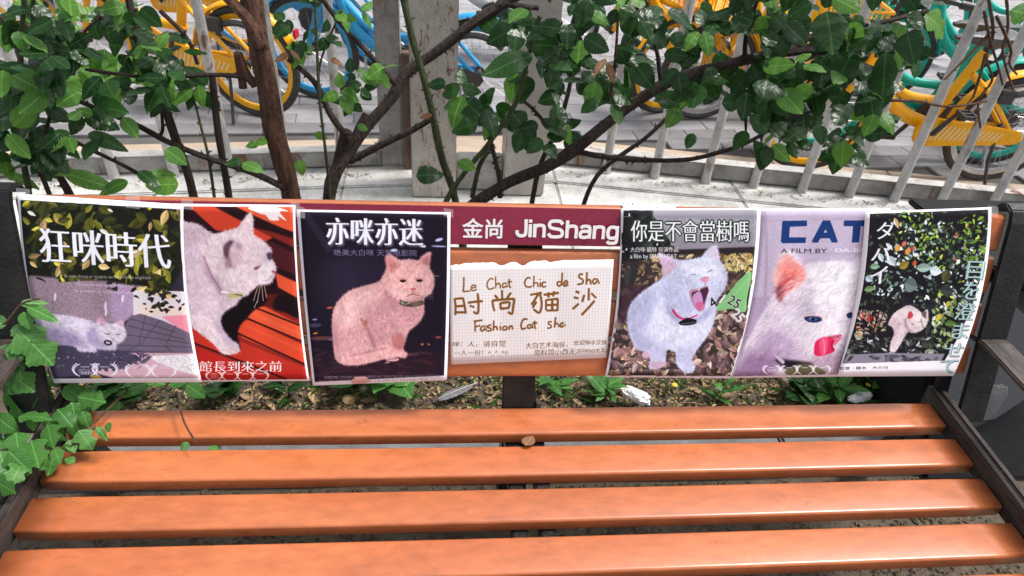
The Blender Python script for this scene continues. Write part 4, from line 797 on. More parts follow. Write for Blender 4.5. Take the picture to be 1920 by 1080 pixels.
for h0, h1 in ((.288, .3715), (.19, .279), (.091, .171), (-.004, .071)):
    M = Matrix.Translation(BP+BU*((h0+h1)/2)-BN*.014) @ MBk
    slat('back_slat', -.98, .998, slat_profile(h1-h0, .028, .009), M, 0, bench, M_slat)
# brand band on the top slat
M_band = worn('maroon vinyl band', srgb(140, 30, 62), srgb(126, 24, 54), .3, 4, bumpy=.03); M_white = mat('white lettering', (.85, .84, .85), .45)
band_o = mesh('brand_band', [BP+Vector((x, 0, 0))+BU*h+BN*.0012 for x in (-.962, .2) for h in (.292, .368)], [(0, 2, 3, 1)], M_band, bench)
def lettering(name, body, x0, x1, h0, h1, parent, mt, off, bold=0.):
    V, F = glyphs_raw(body, bold); lo, hi = V.min(0), V.max(0); q = (V-lo)/(hi-lo)
    return mesh(name, [BP+Vector((x0+(x1-x0)*p[0], 0, 0))+BU*(h0+(h1-h0)*p[1])+BN*off for p in q], F, mt, parent)
def glyphs_raw(body, bold=0.):
    cu = bpy.data.curves.new('lettering', 'FONT'); cu.body = body; cu.offset = bold; ob = bpy.data.objects.new('lettering', cu); C.objects.link(ob)
    dg = bpy.context.evaluated_depsgraph_get(); me = ob.evaluated_get(dg).to_mesh(); V = np.array([v.co[:2] for v in me.vertices]); F = [tuple(p.vertices) for p in me.polygons]
    ob.evaluated_get(dg).to_mesh_clear(); bpy.data.objects.remove(ob); bpy.data.curves.remove(cu); return V, F
def hx(u, v): p = on_back(u, v); return p.x, (p-BP).dot(BU)
a0, a1 = hx(866, 446), hx(943, 407); b0, b1 = hx(967, 453), hx(1159, 411)
lettering('lettering', '金尚', a0[0], a1[0], a0[1], a1[1]-.003, band_o, M_white, .0018, .018)
# Latin word drawn as wide rounded letters
def word(x0, h0, cap, strokes, wst, name):
    k = MB()
    for s_ in strokes:
        P = smooth_path([Vector((x0+p[0]*cap, h0+p[1]*cap, 0)) for p in s_], 5) if len(s_) > 2 and s_[0] != 'L' else [Vector((x0+p[0]*cap, h0+p[1]*cap, 0)) for p in s_]
        n = len(P); hw = wst/2
        for i in range(n-1):
            d = (P[i+1]-P[i]); 
            if d.length < 1e-7: continue
            d.normalize(); e = Vector((-d.y, d.x, 0))*hw; q = [P[i]-e-d*hw*.35, P[i+1]-e+d*hw*.35, P[i+1]+e+d*hw*.35, P[i]+e-d*hw*.35]
            off = .0018+.00004*len(k.F); k.add([BP+Vector((a.x, 0, 0))+BU*a.y+BN*off for a in q], [(0, 1, 2, 3)])
    return k.build(name, M_white, band_o, fix=False)
bowl = lambda x, w_, y0, y1: [(x+w_, y1), (x+w_*.3, y1), (x, y1-.12), (x, y0+.12), (x+w_*.3, y0), (x+w_, y0)]
cw = (b1[0]-b0[0])
cap = (hx(1000, 411)[1]-hx(1000, 442)[1])
Wd = []
Wd += [[(.62, 1), (.62, .25), (.5, .06), (.2, .06), (.06, .2), (.06, .34)]]                       # J
Wd += [[(.9, .72), (.9, .0)], [(.9, 1.0), (.9, .88)]]                                             # i
Wd += [[(1.2, .74), (1.2, 0)], [(1.2, .5), (1.35, .68), (1.7, .68), (1.8, .52), (1.8, 0)]]        # n
Wd += [[(2.98, .8), (2.8, .96), (2.3, .96), (2.14, .8), (2.2, .6), (2.5, .52), (2.85, .46), (3.0, .28), (2.88, .06), (2.3, .04), (2.1, .2)]]  # S
Wd += [[(3.3, 1), (3.3, 0)], [(3.3, .5), (3.45, .68), (3.8, .68), (3.9, .52), (3.9, 0)]]          # h
Wd += [[(4.2, .62), (4.35, .7), (4.65, .7), (4.78, .56), (4.78, 0)], [(4.78, .4), (4.35, .4), (4.18, .3), (4.2, .1), (4.4, .04), (4.7, .1), (4.78, .2)]]  # a
Wd += [[(5.08, .74), (5.08, 0)], [(5.08, .5), (5.23, .68), (5.58, .68), (5.68, .52), (5.68, 0)]]  # n
Wd += [[(6.58, .74), (6.58, -.1), (6.45, -.26), (6.1, -.26), (5.98, -.18)], [(6.58, .55), (6.4, .7), (6.1, .68), (5.98, .5), (5.98, .22), (6.1, .06), (6.4, .06), (6.58, .2)]]  # g
kx = cw/6.65; Wd = [[(p[0]*kx/cap, p[1]) for p in s_] for s_ in Wd]
word(b0[0], hx(1060, 444)[1], cap, Wd, cap*.2, 'lettering')
# iron ends
def end(sx):
    x0, x1 = (1.0, 1.07) if sx > 0 else (-1.066, -.982); f = MB()
    pts = [(-.12, .012), (.355, .012), (.382, .006), (.394, -.012), (.39, -.034), (.372, -.048)]; pin = [(.368, -.04), (.38, -.03), (.384, -.014), (.375, -.002), (.355, .002), (-.12, .002)]
    V = []; ring = pts+pin
    for x in (x0, x1): V += [BP+Vector((x, 0, 0))+BU*h+BN*o_ for h, o_ in ring]
    n = len(ring); f.add(V, [tuple(range(n)), tuple(range(n, 2*n))]+[(i, (i+1) % n, n+(i+1) % n, n+i) for i in range(n)])
    # web behind the strap that carries the back slats, down to the rear foot
    inn = (x0-.028, x0-.0005) if sx > 0 else (x1+.0005, x1+.028)
    f.add([BP+Vector((x, 0, 0))+BU*h+BN*o_ for x in inn for h, o_ in ((-.13, -.03), (.35, -.034), (.35, -.044), (-.13, -.055))], [(0, 1, 2, 3), (4, 7, 6, 5), (0, 4, 5, 1), (1, 5, 6, 2), (2, 6, 7, 3), (3, 7, 4, 0)])
    e = f.build('back_upright', M_iron, bench, bevel=.003, seg=2)
    l0, l1 = (.985, 1.05) if sx > 0 else (-1.05, -.985)
    k = MB(); k.prism([(-.0, .405), (.03, .41), (.17, .002), (.125, .002)], l0+.008, l1-.008, 'x'); k.build('leg', M_iron, bench, bevel=.004)
    k = MB(); k.prism([(-.56, .392), (-.525, .395), (-.53, .002), (-.575, .002)], l0+.008, l1-.008, 'x'); k.build('leg', M_iron, bench, bevel=.004)
    r0, r1 = (.957, .995) if sx > 0 else (-.995, -.957); k = MB()
    for a, b_ in ((r0, (r0+r1)/2-.0012), ((r0+r1)/2+.0012, r1)):
        k.prism([(.035, .452), (-.3, .449), (-.58, .432), (-.6, .42), (-.6, .38), (.03, .395)], a, b_, 'x')
    k.build('seat_rail', M_rustiron, bench, bevel=.004)
    k = MB(); k.prism([(.055, .60), (.0, .612), (-.2, .612), (-.42, .598), (-.5, .57), (-.535, .52), (-.543, .412), (-.532, .412), (-.522, .515), (-.49, .558), (-.415, .586), (-.2, .6), (.0, .6), (.058, .588)], x0, x1-.004, 'x'); k.build('armrest', M_rustiron, bench, bevel=.003)
end(1); end(-1)
# middle support
k = MB(); k.box((-.06, -.045, -.13), (.012, -.03, .36), Matrix(((1, 0, 0, 0), (0, -BN.y, BU.y, BP.y), (0, -BN.z, BU.z, BP.z), (0, 0, 0, 1))) @ Matrix.Scale(-1, 4, (0, 1, 0)))
k.build('centre_support', M_iron, bench, bevel=.003)
k = MB()
for x in (-.055, .0): k.prism([(.04, .395), (-.57, .37), (-.57, .33), (.04, .35)], x, x+.03, 'x')
k.build('centre_bearer', M_iron, bench, bevel=.003)
k = MB(); k.box((-.05, .02, .002), (.02, .085, .42)); k.build('centre_leg', M_iron, bench, bevel=.004)
k = MB(); k.box((-.05, -.5, .002), (.02, -.45, .345)); k.build('centre_leg', M_iron, bench, bevel=.004)
M_bolt = mat('dull bolt steel', (.3, .29, .28), .45, 1.)

# ================================================================ posters and the note
def paper(name, pr_, L, Rr, label, cat, off, zoom, tr=None, nx=18, ny=22, curl=.0, torn=False, swell=.0, bulge=.004):
    ox, oy, s_ = zoom; g = lambda c: [(x/s_+ox, y/s_+oy) for x, y in c]; L, Rr = np.array(g(L)), np.array(g(Rr))
    m_ = bpy.data.materials.new(name+' print'); m_.use_nodes = True; tr_, b_ = nodes(m_)
    im = tr_.nodes.new('ShaderNodeTexImage'); im.image = pr_.image(name); tr_.links.new(im.outputs[0], b_.inputs['Base Color']); b_.inputs['Roughness'].default_value = .6; b_.inputs['Specular IOR Level'].default_value = .12
    V, F, UV = [], [], []; rr = random.Random(name)
    torn_y = [0]*(nx+1)
    for j in range(ny+1):
        for i in range(nx+1):
            a, t_ = i/nx, j/ny
            if torn and j == 0: t_ = torn[i % len(torn)]
            P = Print.q(L, np.array(t_))*(1-a)+Print.q(Rr, np.array(t_))*a; P = np.ravel(P)
            o_ = off+curl*max(0, t_-.45)**2*3+bulge*math.sin(math.pi*t_)*abs(math.sin(a*9+len(name)))+swell*math.sin(math.pi*a)*max(0, t_-.6)
            V.append(on_back(float(P[0]), float(P[1]), o_)); UV.append((a, 1-t_))
    for j in range(ny):
        for i in range(nx): q = j*(nx+1)+i; F.append((q, q+nx+1, q+nx+2, q+1))
    o = mesh(name, V, F, m_, None, True); uv = o.data.uv_layers.new(name='sheet')
    for lp in o.data.loops: uv.data[lp.index].uv = UV[lp.vertex_index]
    sm = o.modifiers.new('thickness', 'SOLIDIFY'); sm.thickness = .0003; sm.offset = -1
    return tag(o, label, cat)
G = 'cat film posters taped along the bench back'
def P_(fn, name, label, off, zoom, **k):
    p = fn(); o = paper(name, p, p.L, p.R, label, 'poster', off, zoom, **k); o['group'] = G; return o
po1 = P_(print_bush_cat, 'poster', 'poster of a white cat lying under a bush, leftmost on the bench back', .0065, (30, 360, 3.0), curl=.012)
po2 = P_(print_bench_cat, 'poster', 'poster of a white cat on red slats, looking right', .0035, (330, 370, 3.085), curl=.01)
po3 = P_(print_night_cat, 'poster', 'black poster of a rosy cat sitting in the dark under large white characters', .004, (550, 385, 3.177), curl=.012)
pn = print_grid_note()
note = paper('handwritten_note', pn, pn.L, pn.R, 'squared paper note with brown handwriting and a torn top edge, under the maroon band', 'note', .0032, (835, 480, 5.142), nx=54, ny=12, bulge=.0025,
             torn=[.028, .03, .02, .026, .018, .01, .008, .012, .006, .008, .01, .006, .01, .008, .004, .012, .03, .04, .034, .02, .01, .006, .012, .03, .045, .035, .012, .004, -.004, .002, -.002, -.004, .0, .018, .01, .004, .002, -.002, -.006] + [-.003]*20)
po5 = P_(print_yawn_cat, 'poster', 'poster of a yawning white cat sitting on dead leaves', .0065, (1120, 380, 3.175), curl=.01)
po6 = P_(print_lick_cat, 'poster', 'poster with large blue word CAT over a white cat licking its nose', .004, (1360, 380, 3.175), curl=.01)
po7 = P_(print_thicket_cat, 'poster', 'poster of a small white cat in a dark thicket, rightmost on the bench', .0095, (1570, 380, 3.177), curl=.014)
# folded flap of white paper over the top slat, with a dotted print
M_flap = mat('white flap paper', (.8, .8, .82), .55); t, b = nodes(M_flap)
vo = t.nodes.new('ShaderNodeTexVoronoi'); vo.inputs['Scale'].default_value = 160; tc = t.nodes.new('ShaderNodeTexCoord'); t.links.new(tc.outputs['Object'], vo.inputs['Vector'])
f1 = ramp(t, vo.outputs['Distance'], [(.25, 1), (.32, 0)]); f2 = ramp(t, noise(t, 30, 2), [(.5, 0), (.56, 1)]); t.links.new(mix(t, mix(t, 1, f1, f2, 'MULTIPLY'), (.8, .8, .82), (.03, .03, .03)), b.inputs['Base Color'])
xa, xb = hx(1168, 385)[0], hx(1268, 385)[0]; ringp = [(.354, .0068), (.366, .0022), (.3748, -.004), (.377, -.014), (.375, -.024)]
V = [BP+Vector((x, 0, 0))+BU*h+BN*o_ for x in np.linspace(xa, xb, 4) for h, o_ in ringp]
o = mesh('paper_flap', V, [(i*5+j, i*5+j+1, (i+1)*5+j+1, (i+1)*5+j) for i in range(3) for j in range(4)], M_flap, None, True); tag(o, 'small white paper folded over the top slat above the yawning cat poster', 'paper'); o.modifiers.new('thickness', 'SOLIDIFY').thickness = -.0003
# clear tape
M_tape = mat('clear tape', (.9, .9, .88), .18); t, b = nodes(M_tape); b.inputs['Alpha'].default_value = .22
for (u0, v0, u1, v1), par in (((30, 352, 56, 376), po1), ((236, 360, 262, 392), po1), ((545, 378, 562, 402), po2), ((553, 386, 572, 410), po3), ((832, 390, 850, 408), po3), ((1406, 380, 1436, 398), po5), ((1648, 384, 1680, 402), po6), ((1852, 385, 1872, 408), po7), ((340, 372, 362, 394), po2)):
    k = mesh('tape', [on_back(u, v, .0112) for u, v in ((u0, v0), (u1, v0+3), (u1, v1), (u0, v1-3))], [(0, 3, 2, 1)], M_tape, par)
# ================================================================ share bikes beyond the fence
def paint(name, c, rough=.32): return worn(name, c, tuple(x*.8 for x in c[:3]), rough, 6, bumpy=.03, lo=.2, hi=.6, rr=.05)
M_yel = paint('yellow bike paint', srgb(250, 178, 8)); M_blu = paint('blue bike paint', srgb(48, 160, 218)); M_teal = paint('teal bike paint', srgb(16, 178, 160)); M_wht = paint('pale bike paint', srgb(205, 205, 200))
M_tyre = worn('black rubber', (.022, .022, .023), (.06, .058, .055), .8, 14, bumpy=.4); M_sil = worn('bright alloy', (.62, .63, .65), (.4, .4, .42), .3, 9, metal=.9, bumpy=.05)
M_blk = worn('black plastic', (.025, .025, .027), (.05, .05, .05), .45, 12, bumpy=.1); M_sad = worn('grey black saddle vinyl', (.045, .045, .05), (.08, .08, .085), .38, 10, bumpy=.15); M_pale = paint('pale stripe', srgb(240, 225, 180)); M_red = mat('red reflector', (.5, .02, .02), .25)
def arc(cx, cz, r, a0, a1, n, y=0.): return [Vector((cx+r*math.cos(a), y, cz+r*math.sin(a))) for a in np.linspace(R(a0), R(a1), n)]
def wheel(root, cx, rim_m, W=.3):
    k = MB(); k.tube(arc(cx, W, W-.021, 0, 360-360/44, 44), .021, 8, closed=True); o = k.build('wheel', M_tyre, root, True)
    k = MB(); n = 40; ring = []
    prof = [(W-.036, -.012), (W-.036, .012), (W-.05, .0135), (W-.066, .006), (W-.066, -.006), (W-.05, -.0135)]
    V = [(cx+r*math.cos(2*math.pi*i/n), y, W+r*math.sin(2*math.pi*i/n)) for i in range(n) for r, y in prof]; p = len(prof)
    k.add(V, [(i*p+j, i*p+(j+1) % p, ((i+1) % n)*p+(j+1) % p, ((i+1) % n)*p+j) for i in range(n) for j in range(p)]); k.build('rim', rim_m, o, True)
    k = MB()
    for i in range(32):
        a = 2*math.pi*i/32; b_ = a+(.42 if i % 4 < 2 else -.42); y = .028 if i % 2 else -.028
        k.tube([(cx+.024*math.cos(b_), y, W+.024*math.sin(b_)), (cx+(W-.06)*math.cos(a), 0, W+(W-.06)*math.sin(a))], .0011, 3, False)
    k.build('spokes', M_sil, o)
    k = MB(); k.tube([(cx, -.04, W), (cx, -.03, W), (cx, -.028, W), (cx, .028, W), (cx, .03, W), (cx, .04, W)], [.02, .03, .018, .018, .03, .02], 12); k.build('hub', M_blk, o, True)
    return o
def fender(root, cx, a0, a1, mt, W=.3):
    k = MB(); n = 22; V = []; pr_ = [(.012, -.032), (.024, -.022), (.029, 0), (.024, .022), (.012, .032), (.009, .03), (.021, .02), (.026, 0), (.021, -.02), (.009, -.03)]
    for a in np.linspace(R(a0), R(a1), n): V += [(cx+(W+r)*math.cos(a), y, W+(W+r)*math.sin(a)) for r, y in pr_]
    p = len(pr_); k.add(V, [(i*p+j, i*p+(j+1) % p, (i+1)*p+(j+1) % p, (i+1)*p+j) for i in range(n-1) for j in range(p)]+[tuple(range(p)), tuple(range((n-1)*p, n*p))[::-1]]); k.build('mudguard', mt, root, True)
def make_bike(label, fm, rim_f, rim_r, guard=True, basket=None, rear=(.5)):
    root = thing('share_bike', label, 'bicycle', group='share bikes parked beyond the fence')
    xr, xf, W = -.5, .5, .3
    wheel(root, xr, rim_r); wheel(root, xf, rim_f); fender(root, xr, 8, 165, fm); fender(root, xf, 25, 170, fm)
    k = MB()
    k.tube(smooth_path([(.335, 0, .76), (.29, 0, .62), (.2, 0, .46), (.07, 0, .36), (-.07, 0, .31)], 5), [.034]*10+[.036]*11, 12)
    k.tube(smooth_path([(.33, 0, .69), (.24, 0, .57), (.1, 0, .46), (-.1, 0, .44), (-.14, 0, .45)], 5), .024, 10)
    k.tube([(-.07, 0, .29), (-.12, 0, .45), (-.19, 0, .68)], .025, 12); k.tube([(.35, 0, .62), (.325, 0, .83)], .027, 12)
    for y in (-.06, .06):
        k.tube(smooth_path([(-.08, y*.5, .3), (-.25, y, .3), (xr, y, W)], 4), .014, 8); k.tube(smooth_path([(-.17, y*.4, .6), (-.3, y, .5), (xr, y, W+.01)], 4), .012, 8)
    k.tube([(-.07, -.045, .3), (-.07, .045, .3)], .034, 12); k.build('frame', fm, root, True)
    k = MB()
    for y in (-.05, .05): k.tube(smooth_path([(.345, y*.6, .65), (.39, y, .56), (.45, y, .42), (xf, y, W)], 4), [.02]*6+[.016]*7, 8)
    k.tube([(.345, -.035, .65), (.345, .035, .65)], .022, 8); k.build('fork', fm, root, True)
    k = MB(); poly = [(.0, .36), (-.05, .385), (-.12, .375), (-.46, .345), (-.53, .335), (-.555, .3), (-.53, .262), (-.46, .255), (-.1, .225), (-.03, .22), (.01, .25), (.025, .31)]
    k.prism([(p[0], p[1]) for p in poly], .072, .088, 'y'); g = k.build('chain_guard', fm if guard else M_blk, root, bevel=.004)
    if guard:
        k = MB()
        for i in range(15): x = -.07-.026*i; k.prism([(x, .35-.0022*i), (x-.009, .35-.0022*i), (x+.022, .262+.001*i), (x+.031, .262+.001*i)], .0885, .0895, 'y')
        stuff(k.build('slot', M_pale, g))
    k = MB(); cr = [(-.07, 0), ]; k.tube([(-.07, -.1, .3), (-.07, .1, .3)], .012, 8)
    for s_ in (-1, 1):
        a = R(-60) if s_ < 0 else R(120); e = Vector((-.07+.16*math.cos(a), s_*.105, .3+.16*math.sin(a))); k.tube([(-.07, s_*.098, .3), e], [.014, .010], 8)
    c = k.build('crank', M_blk, root, True)
    for s_ in (-1, 1):
        a = R(-60) if s_ < 0 else R(120); e = Vector((-.07+.16*math.cos(a), s_*.105, .3+.16*math.sin(a))); k = MB()
        for dx in (-.036, .024): k.box((e.x+dx, e.y+s_*.012 if s_ > 0 else e.y-.1, e.z-.013), (e.x+dx+.012, e.y+.1 if s_ > 0 else e.y-.012, e.z+.013))
        for dy in (.014, .05, .088): k.box((e.x-.023, e.y+s_*dy-.005, e.z-.011), (e.x+.023, e.y+s_*dy+.005, e.z+.011))
        k.build('pedal', M_blk, c, bevel=.002, seg=1)
    k = MB(); k.tube([(-.185, 0, .67), (-.2, 0, .73)], .015, 10); sp = k.build('seat_post', M_blk, root, True); k = MB(); k.tube([(-.178, 0, .64), (-.2, 0, .7)], .03, 10); k.build('clamp', fm, sp, True)
    # saddle: lofted sections from nose to tail
    k = MB(); V = []; secs = [(-.05, .015, .865, .012), (-.08, .022, .87, .025), (-.14, .03, .872, .035), (-.2, .055, .872, .045), (-.26, .088, .878, .055), (-.31, .098, .884, .055), (-.34, .085, .886, .04), (-.352, .05, .882, .02)]; n = 14
    for x, hw, z, th in secs:
        for i in range(n):
            a = 2*math.pi*i/n; s_, c_ = math.sin(a), math.cos(a); V.append((x+.035, hw*c_*(1 if s_ > 0 else .8), z-.1+(th*.45*s_ if s_ > 0 else th*s_)))
    k.add(V, [(i*n+j, i*n+(j+1) % n, (i+1)*n+(j+1) % n, (i+1)*n+j) for i in range(len(secs)-1) for j in range(n)]+[tuple(range(n)), tuple(range((len(secs)-1)*n, len(secs)*n))[::-1]]); k.build('saddle', M_sad, root, True)
    k = MB(); k.tube([(.33, 0, .8), (.31, 0, .93)], .014, 10); k.tube(smooth_path([(.18, -.29, .985), (.26, -.25, .99), (.315, -.12, .955), (.315, 0, .94), (.315, .12, .955), (.26, .25, .99), (.18, .29, .985)], 5), .012, 8); h = k.build('handlebar', M_blk, root, True)
    for s_ in (-1, 1): k = MB(); k.tube([(.13, s_*.305, .982), (.21, s_*.28, .988)], .018, 10); k.build('grip', M_blk, h, True)
    if basket:
        k = MB(); x0, x1, y0, y1, z0, z1 = .42, .66, -.17, .17, .68, .9
        k.box((x0+.03, y0+.03, z0), (x1-.04, y1-.03, z0+.008))
        for i in range(7):
            y = y0+.02+i*(y1-y0-.04)/6; k.tube([(x1-.04, y*.8, z0), (x1, y, z1)], .0045, 4); k.tube([(x0+.03, y*.8, z0), (x0, y, z1)], .0045, 4)
        for i in range(5):
            x = x0+.02+i*(x1-x0-.04)/4
            for y in (y0, y1): k.tube([(x, y*.85, z0), (x, y, z1)], .0045, 4)
        k.tube([(x0, y0, z1), (x1, y0, z1), (x1, y1, z1), (x0, y1, z1)], .009, 6, closed=True); k.tube([(x0+.01, y0*.93, .79), (x1-.015, y0*.93, .79), (x1-.015, y1*.93, .79), (x0+.01, y1*.93, .79)], .006, 6, closed=True)
        bk = k.build('basket', basket, root); k = MB(); k.box((x1+.006, -.1, .74), (x1+.012, .1, .86)); k.build('front_panel', basket, bk, bevel=.004)
    k = MB(); k.tube(smooth_path([(-.42, .075, .29), (-.43, .11, .15), (-.45, .17, .012)], 3), .009, 8); k.build('kickstand', M_sil if fm != M_yel else M_blk, root, True)
    k = MB(); k.box((-.835, -.022, .5), (-.82, .022, .545), Matrix.Translation((.02, 0, -.02))); k.build('reflector', M_red, root, bevel=.004)
    k = MB(); k.tube(arc(xr, W, W-.075, 60, 130, 8, .045), .018, 6); k.box((xr+.09, .035, W+.17), (xr+.17, .075, W+.24)); k.build('lock', M_blk, root, bevel=.004)
    return root
proto = {}
def bike(key, label, rear, front, lean=2.5):
    if key not in proto:
        fm = {'y': M_yel, 'b': M_blu, 't': M_teal, 'w': M_wht}[key[0]]; rim = M_sil if key.endswith('s') else fm
        o = make_bike(label, fm, rim, M_sil if key == 'yr' else rim, guard=key[0] == 'y', basket=fm if key[0] != 'w' else M_blk); proto[key] = o
    else: o = dup(proto[key]); o['label'] = label
    r, f = Vector((*rear, 0)), Vector((*front, 0)); d = f-r; o.location = (r+f)/2
    o.rotation_euler = (R(lean), 0, math.atan2(d.y, d.x)); o.location.z = .001; o.scale = (.94,)*3
    return o
bike('yr', 'yellow bike nearest the fence at right, its striped chain guard by the teal wheel', (2.56, 1.98), (1.64, 2.05), -3)
bike('t', 'teal bike just behind the nearest yellow bike at right', (2.72, 2.17), (1.74, 2.3), -3)
bike('ys', 'yellow bike with bright alloy rims behind the thorny right branch', (2.2, 2.78), (1.25, 2.66), -3)
bike('y', 'yellow bike with yellow rims just right of the thick cream posts', (1.98, 3.12), (1.02, 2.72), -3)
bike('b', 'blue step-through bike seen on both sides of the slim grey post', (-.03, 2.5), (-.9, 2.78), -3)
bike('y', 'yellow bike behind the thick rose trunk at left', (-1.13, 2.5), (-2.1, 2.86), -2)
bike('ys', 'yellow bike half hidden by leaves at the far left', (-2.35, 2.9), (-3.3, 3.2), -2)
bike('y', 'yellow bike in the back row behind the left bushes', (-1.5, 3.55), (-2.45, 3.8), -3)
bike('b', 'blue bike in the back row behind the rose trunk', (-.55, 3.25), (-1.5, 3.55), -3)
bike('w', 'pale grey bike in the back row behind the fence posts', (.55, 3.55), (-.4, 3.8), -3)
bike('ys', 'yellow bike in the back row behind the rose leaves', (1.75, 3.62), (.85, 3.4), -3)
bike('w', 'pale grey bike in the back row behind the yellow alloy rims', (2.75, 3.5), (1.8, 3.35), -3)
bike('t', 'teal bike farther back, behind the right end of the fence', (3.45, 2.85), (2.5, 3.05), -3)
bike('t', 'teal bike in the last row at the top right', (4.2, 3.6), (3.3, 3.9), -3)
bike('y', 'yellow bike at the far right edge of the row', (3.95, 2.1), (3.1, 2.35), -3)
bike('b', 'blue bike at the far left edge of the back row', (-2.9, 3.75), (-3.85, 3.95), -3)
# ================================================================ rose bushes and climbers
def leaf_mat(name, c1, c2, rough, trans=.25):
    m = mat(name, c1, rough); t, b = nodes(m); b.inputs['Specular IOR Level'].default_value = .28
    uv = t.nodes.new('ShaderNodeUVMap'); sp = t.nodes.new('ShaderNodeSeparateXYZ'); t.links.new(uv.outputs[0], sp.inputs[0])
    def mth(op, a, b_=None):
        n = t.nodes.new('ShaderNodeMath'); n.operation = op
        for i, v in enumerate((a, b_)):
            if v is None: continue
            if hasattr(v, 'is_linked'): t.links.new(v, n.inputs[i])
            else: n.inputs[i].default_value = v
        return n.outputs[0]
    ay_ = mth('ABSOLUTE', mth('SUBTRACT', sp.outputs[1], .5)); fr = mth('FRACT', mth('MULTIPLY', mth('SUBTRACT', sp.outputs[0], mth('MULTIPLY', ay_, .75)), 7.0))
    side = mth('MULTIPLY', mth('LESS_THAN', mth('ABSOLUTE', mth('SUBTRACT', fr, .5)), .07), .22); mid = mth('MULTIPLY', mth('LESS_THAN', ay_, .016), .6); vein = mth('MAXIMUM', side, mid)
    oi = t.nodes.new('ShaderNodeObjectInfo'); base = mix(t, oi.outputs['Random'], c1, c2)
    base = mix(t, ramp(t, noise(t, 25, 3), [(.35, 0), (.7, .6)]), base, tuple(x*.65 for x in c1[:3]))
    col = mix(t, vein, base, tuple(min(1, x*1.9+.02) for x in c2[:3])); t.links.new(col, b.inputs['Base Color'])
    hgt = mth('SUBTRACT', mth('ABSOLUTE', mth('SUBTRACT', fr, .5)), mth('MULTIPLY', mid, .5)); bump(t, b, hgt, .16, .003)
    tr = t.nodes.new('ShaderNodeBsdfTranslucent'); t.links.new(mix(t, .5, col, tuple(min(1, x*2.2) for x in c2[:3])), tr.inputs[0]); ms = t.nodes.new('ShaderNodeMixShader'); ms.inputs[0].default_value = trans
    out = t.nodes['Material Output']; t.links.new(b.outputs[0], ms.inputs[1]); t.links.new(tr.outputs[0], ms.inputs[2]); t.links.new(ms.outputs[0], out.inputs[0]); return m
M_leaf = leaf_mat('glossy rose leaf', (.007, .029, .008), (.026, .08, .016), .28, .3)
M_young = leaf_mat('fresh green leaf', (.06, .17, .03), (.12, .27, .04), .42, .38)
M_vine = leaf_mat('climber leaf', (.035, .13, .025), (.09, .25, .05), .45, .3)
M_dead = leaf_mat('withered leaf', (.2, .1, .05), (.32, .17, .09), .7, .15)
def bark(name, a, b_, sc=30):
    m = worn(name, a, b_, .9, 14, bumpy=1., lo=.35, hi=.62, stretch=(5, 5, .7), fine=sc*2); t, b = nodes(m); bump(t, b, noise(t, 34, 5, .7, 'Object', (4, 4, .5), .6), 1., .03); return m
M_bark = bark('reddish brown bark', (.19, .082, .045), (.06, .028, .018)); M_dark = bark('dark cane bark', (.075, .048, .038), (.035, .024, .02)); M_green = bark('green cane', (.09, .12, .04), (.05, .06, .025)); M_twig = bark('dry reddish twig', (.2, .1, .06), (.11, .055, .035))
def leaf_mesh(name, wid, fold, curl, teeth, seed, heart=0., lobes=False):
    r = random.Random(seed); n = 22; V, F, UV = [], [], []
    for i in range(n+1):
        t_ = i/n; w_ = wid*(math.sin(math.pi*min(1, t_**.72)))**.8/2 if t_ < 1 else 0
        if lobes: w_ *= 1+.3*math.cos(t_*12.5-2.2)*(1 if t_ < .8 else .3)
        if 0 < i < n: w_ *= 1+(.045 if i % 2 else -.04)*teeth
        z0 = -curl*t_*t_+.02*math.sin(t_*7+seed); tw = .12*math.sin(seed)*t_
        for s_ in (-1, -.5, 0, .5, 1):
            y = s_*w_; bx = -heart*abs(s_)*max(0, 1-t_*4)+(.018*teeth*(1 if i % 2 else 0)*abs(s_) if 0 < i < n else 0)
            V.append((t_-bx*0+bx, y, z0+abs(y)*fold-.6*abs(s_)**3*w_*.3+tw*y+.012*math.sin(t_*22)*abs(s_)*teeth)); UV.append((t_, .5+s_*w_))
    for i in range(n):
        for j in range(4): q = i*5+j; F.append((q, q+5, q+6, q+1))
    me = bpy.data.meshes.new(name); me.from_pydata(V, [], F); uv = me.uv_layers.new(name='leaf')
    for lp in me.loops: uv.data[lp.index].uv = UV[lp.vertex_index]
    me.polygons.foreach_set('use_smooth', [True]*len(me.polygons)); me.update(); return me
LM = {}
def shapes(kind, mt):
    key = (kind, mt.name)
    if key not in LM:
        L = []
        for i in range(6):
            if kind == 'rose': me = leaf_mesh('leaf', .64+.05*(i % 3), .08+.1*(i % 3), .06+.09*(i % 4), 1, i)
            elif kind == 'heart': me = leaf_mesh('leaf', .58, .15, .12, .2, i, .18)
            elif kind == 'lobed': me = leaf_mesh('leaf', .8, .1+.08*(i % 3), .1+.12*(i % 3), 1.0, i+3, .1, True)
            else: me = leaf_mesh('leaf', .42, .2, .25, .6, i)
            me.materials.append(mt); L.append(me)
        LM[key] = L
    return LM[key]
rl = random.Random(11)
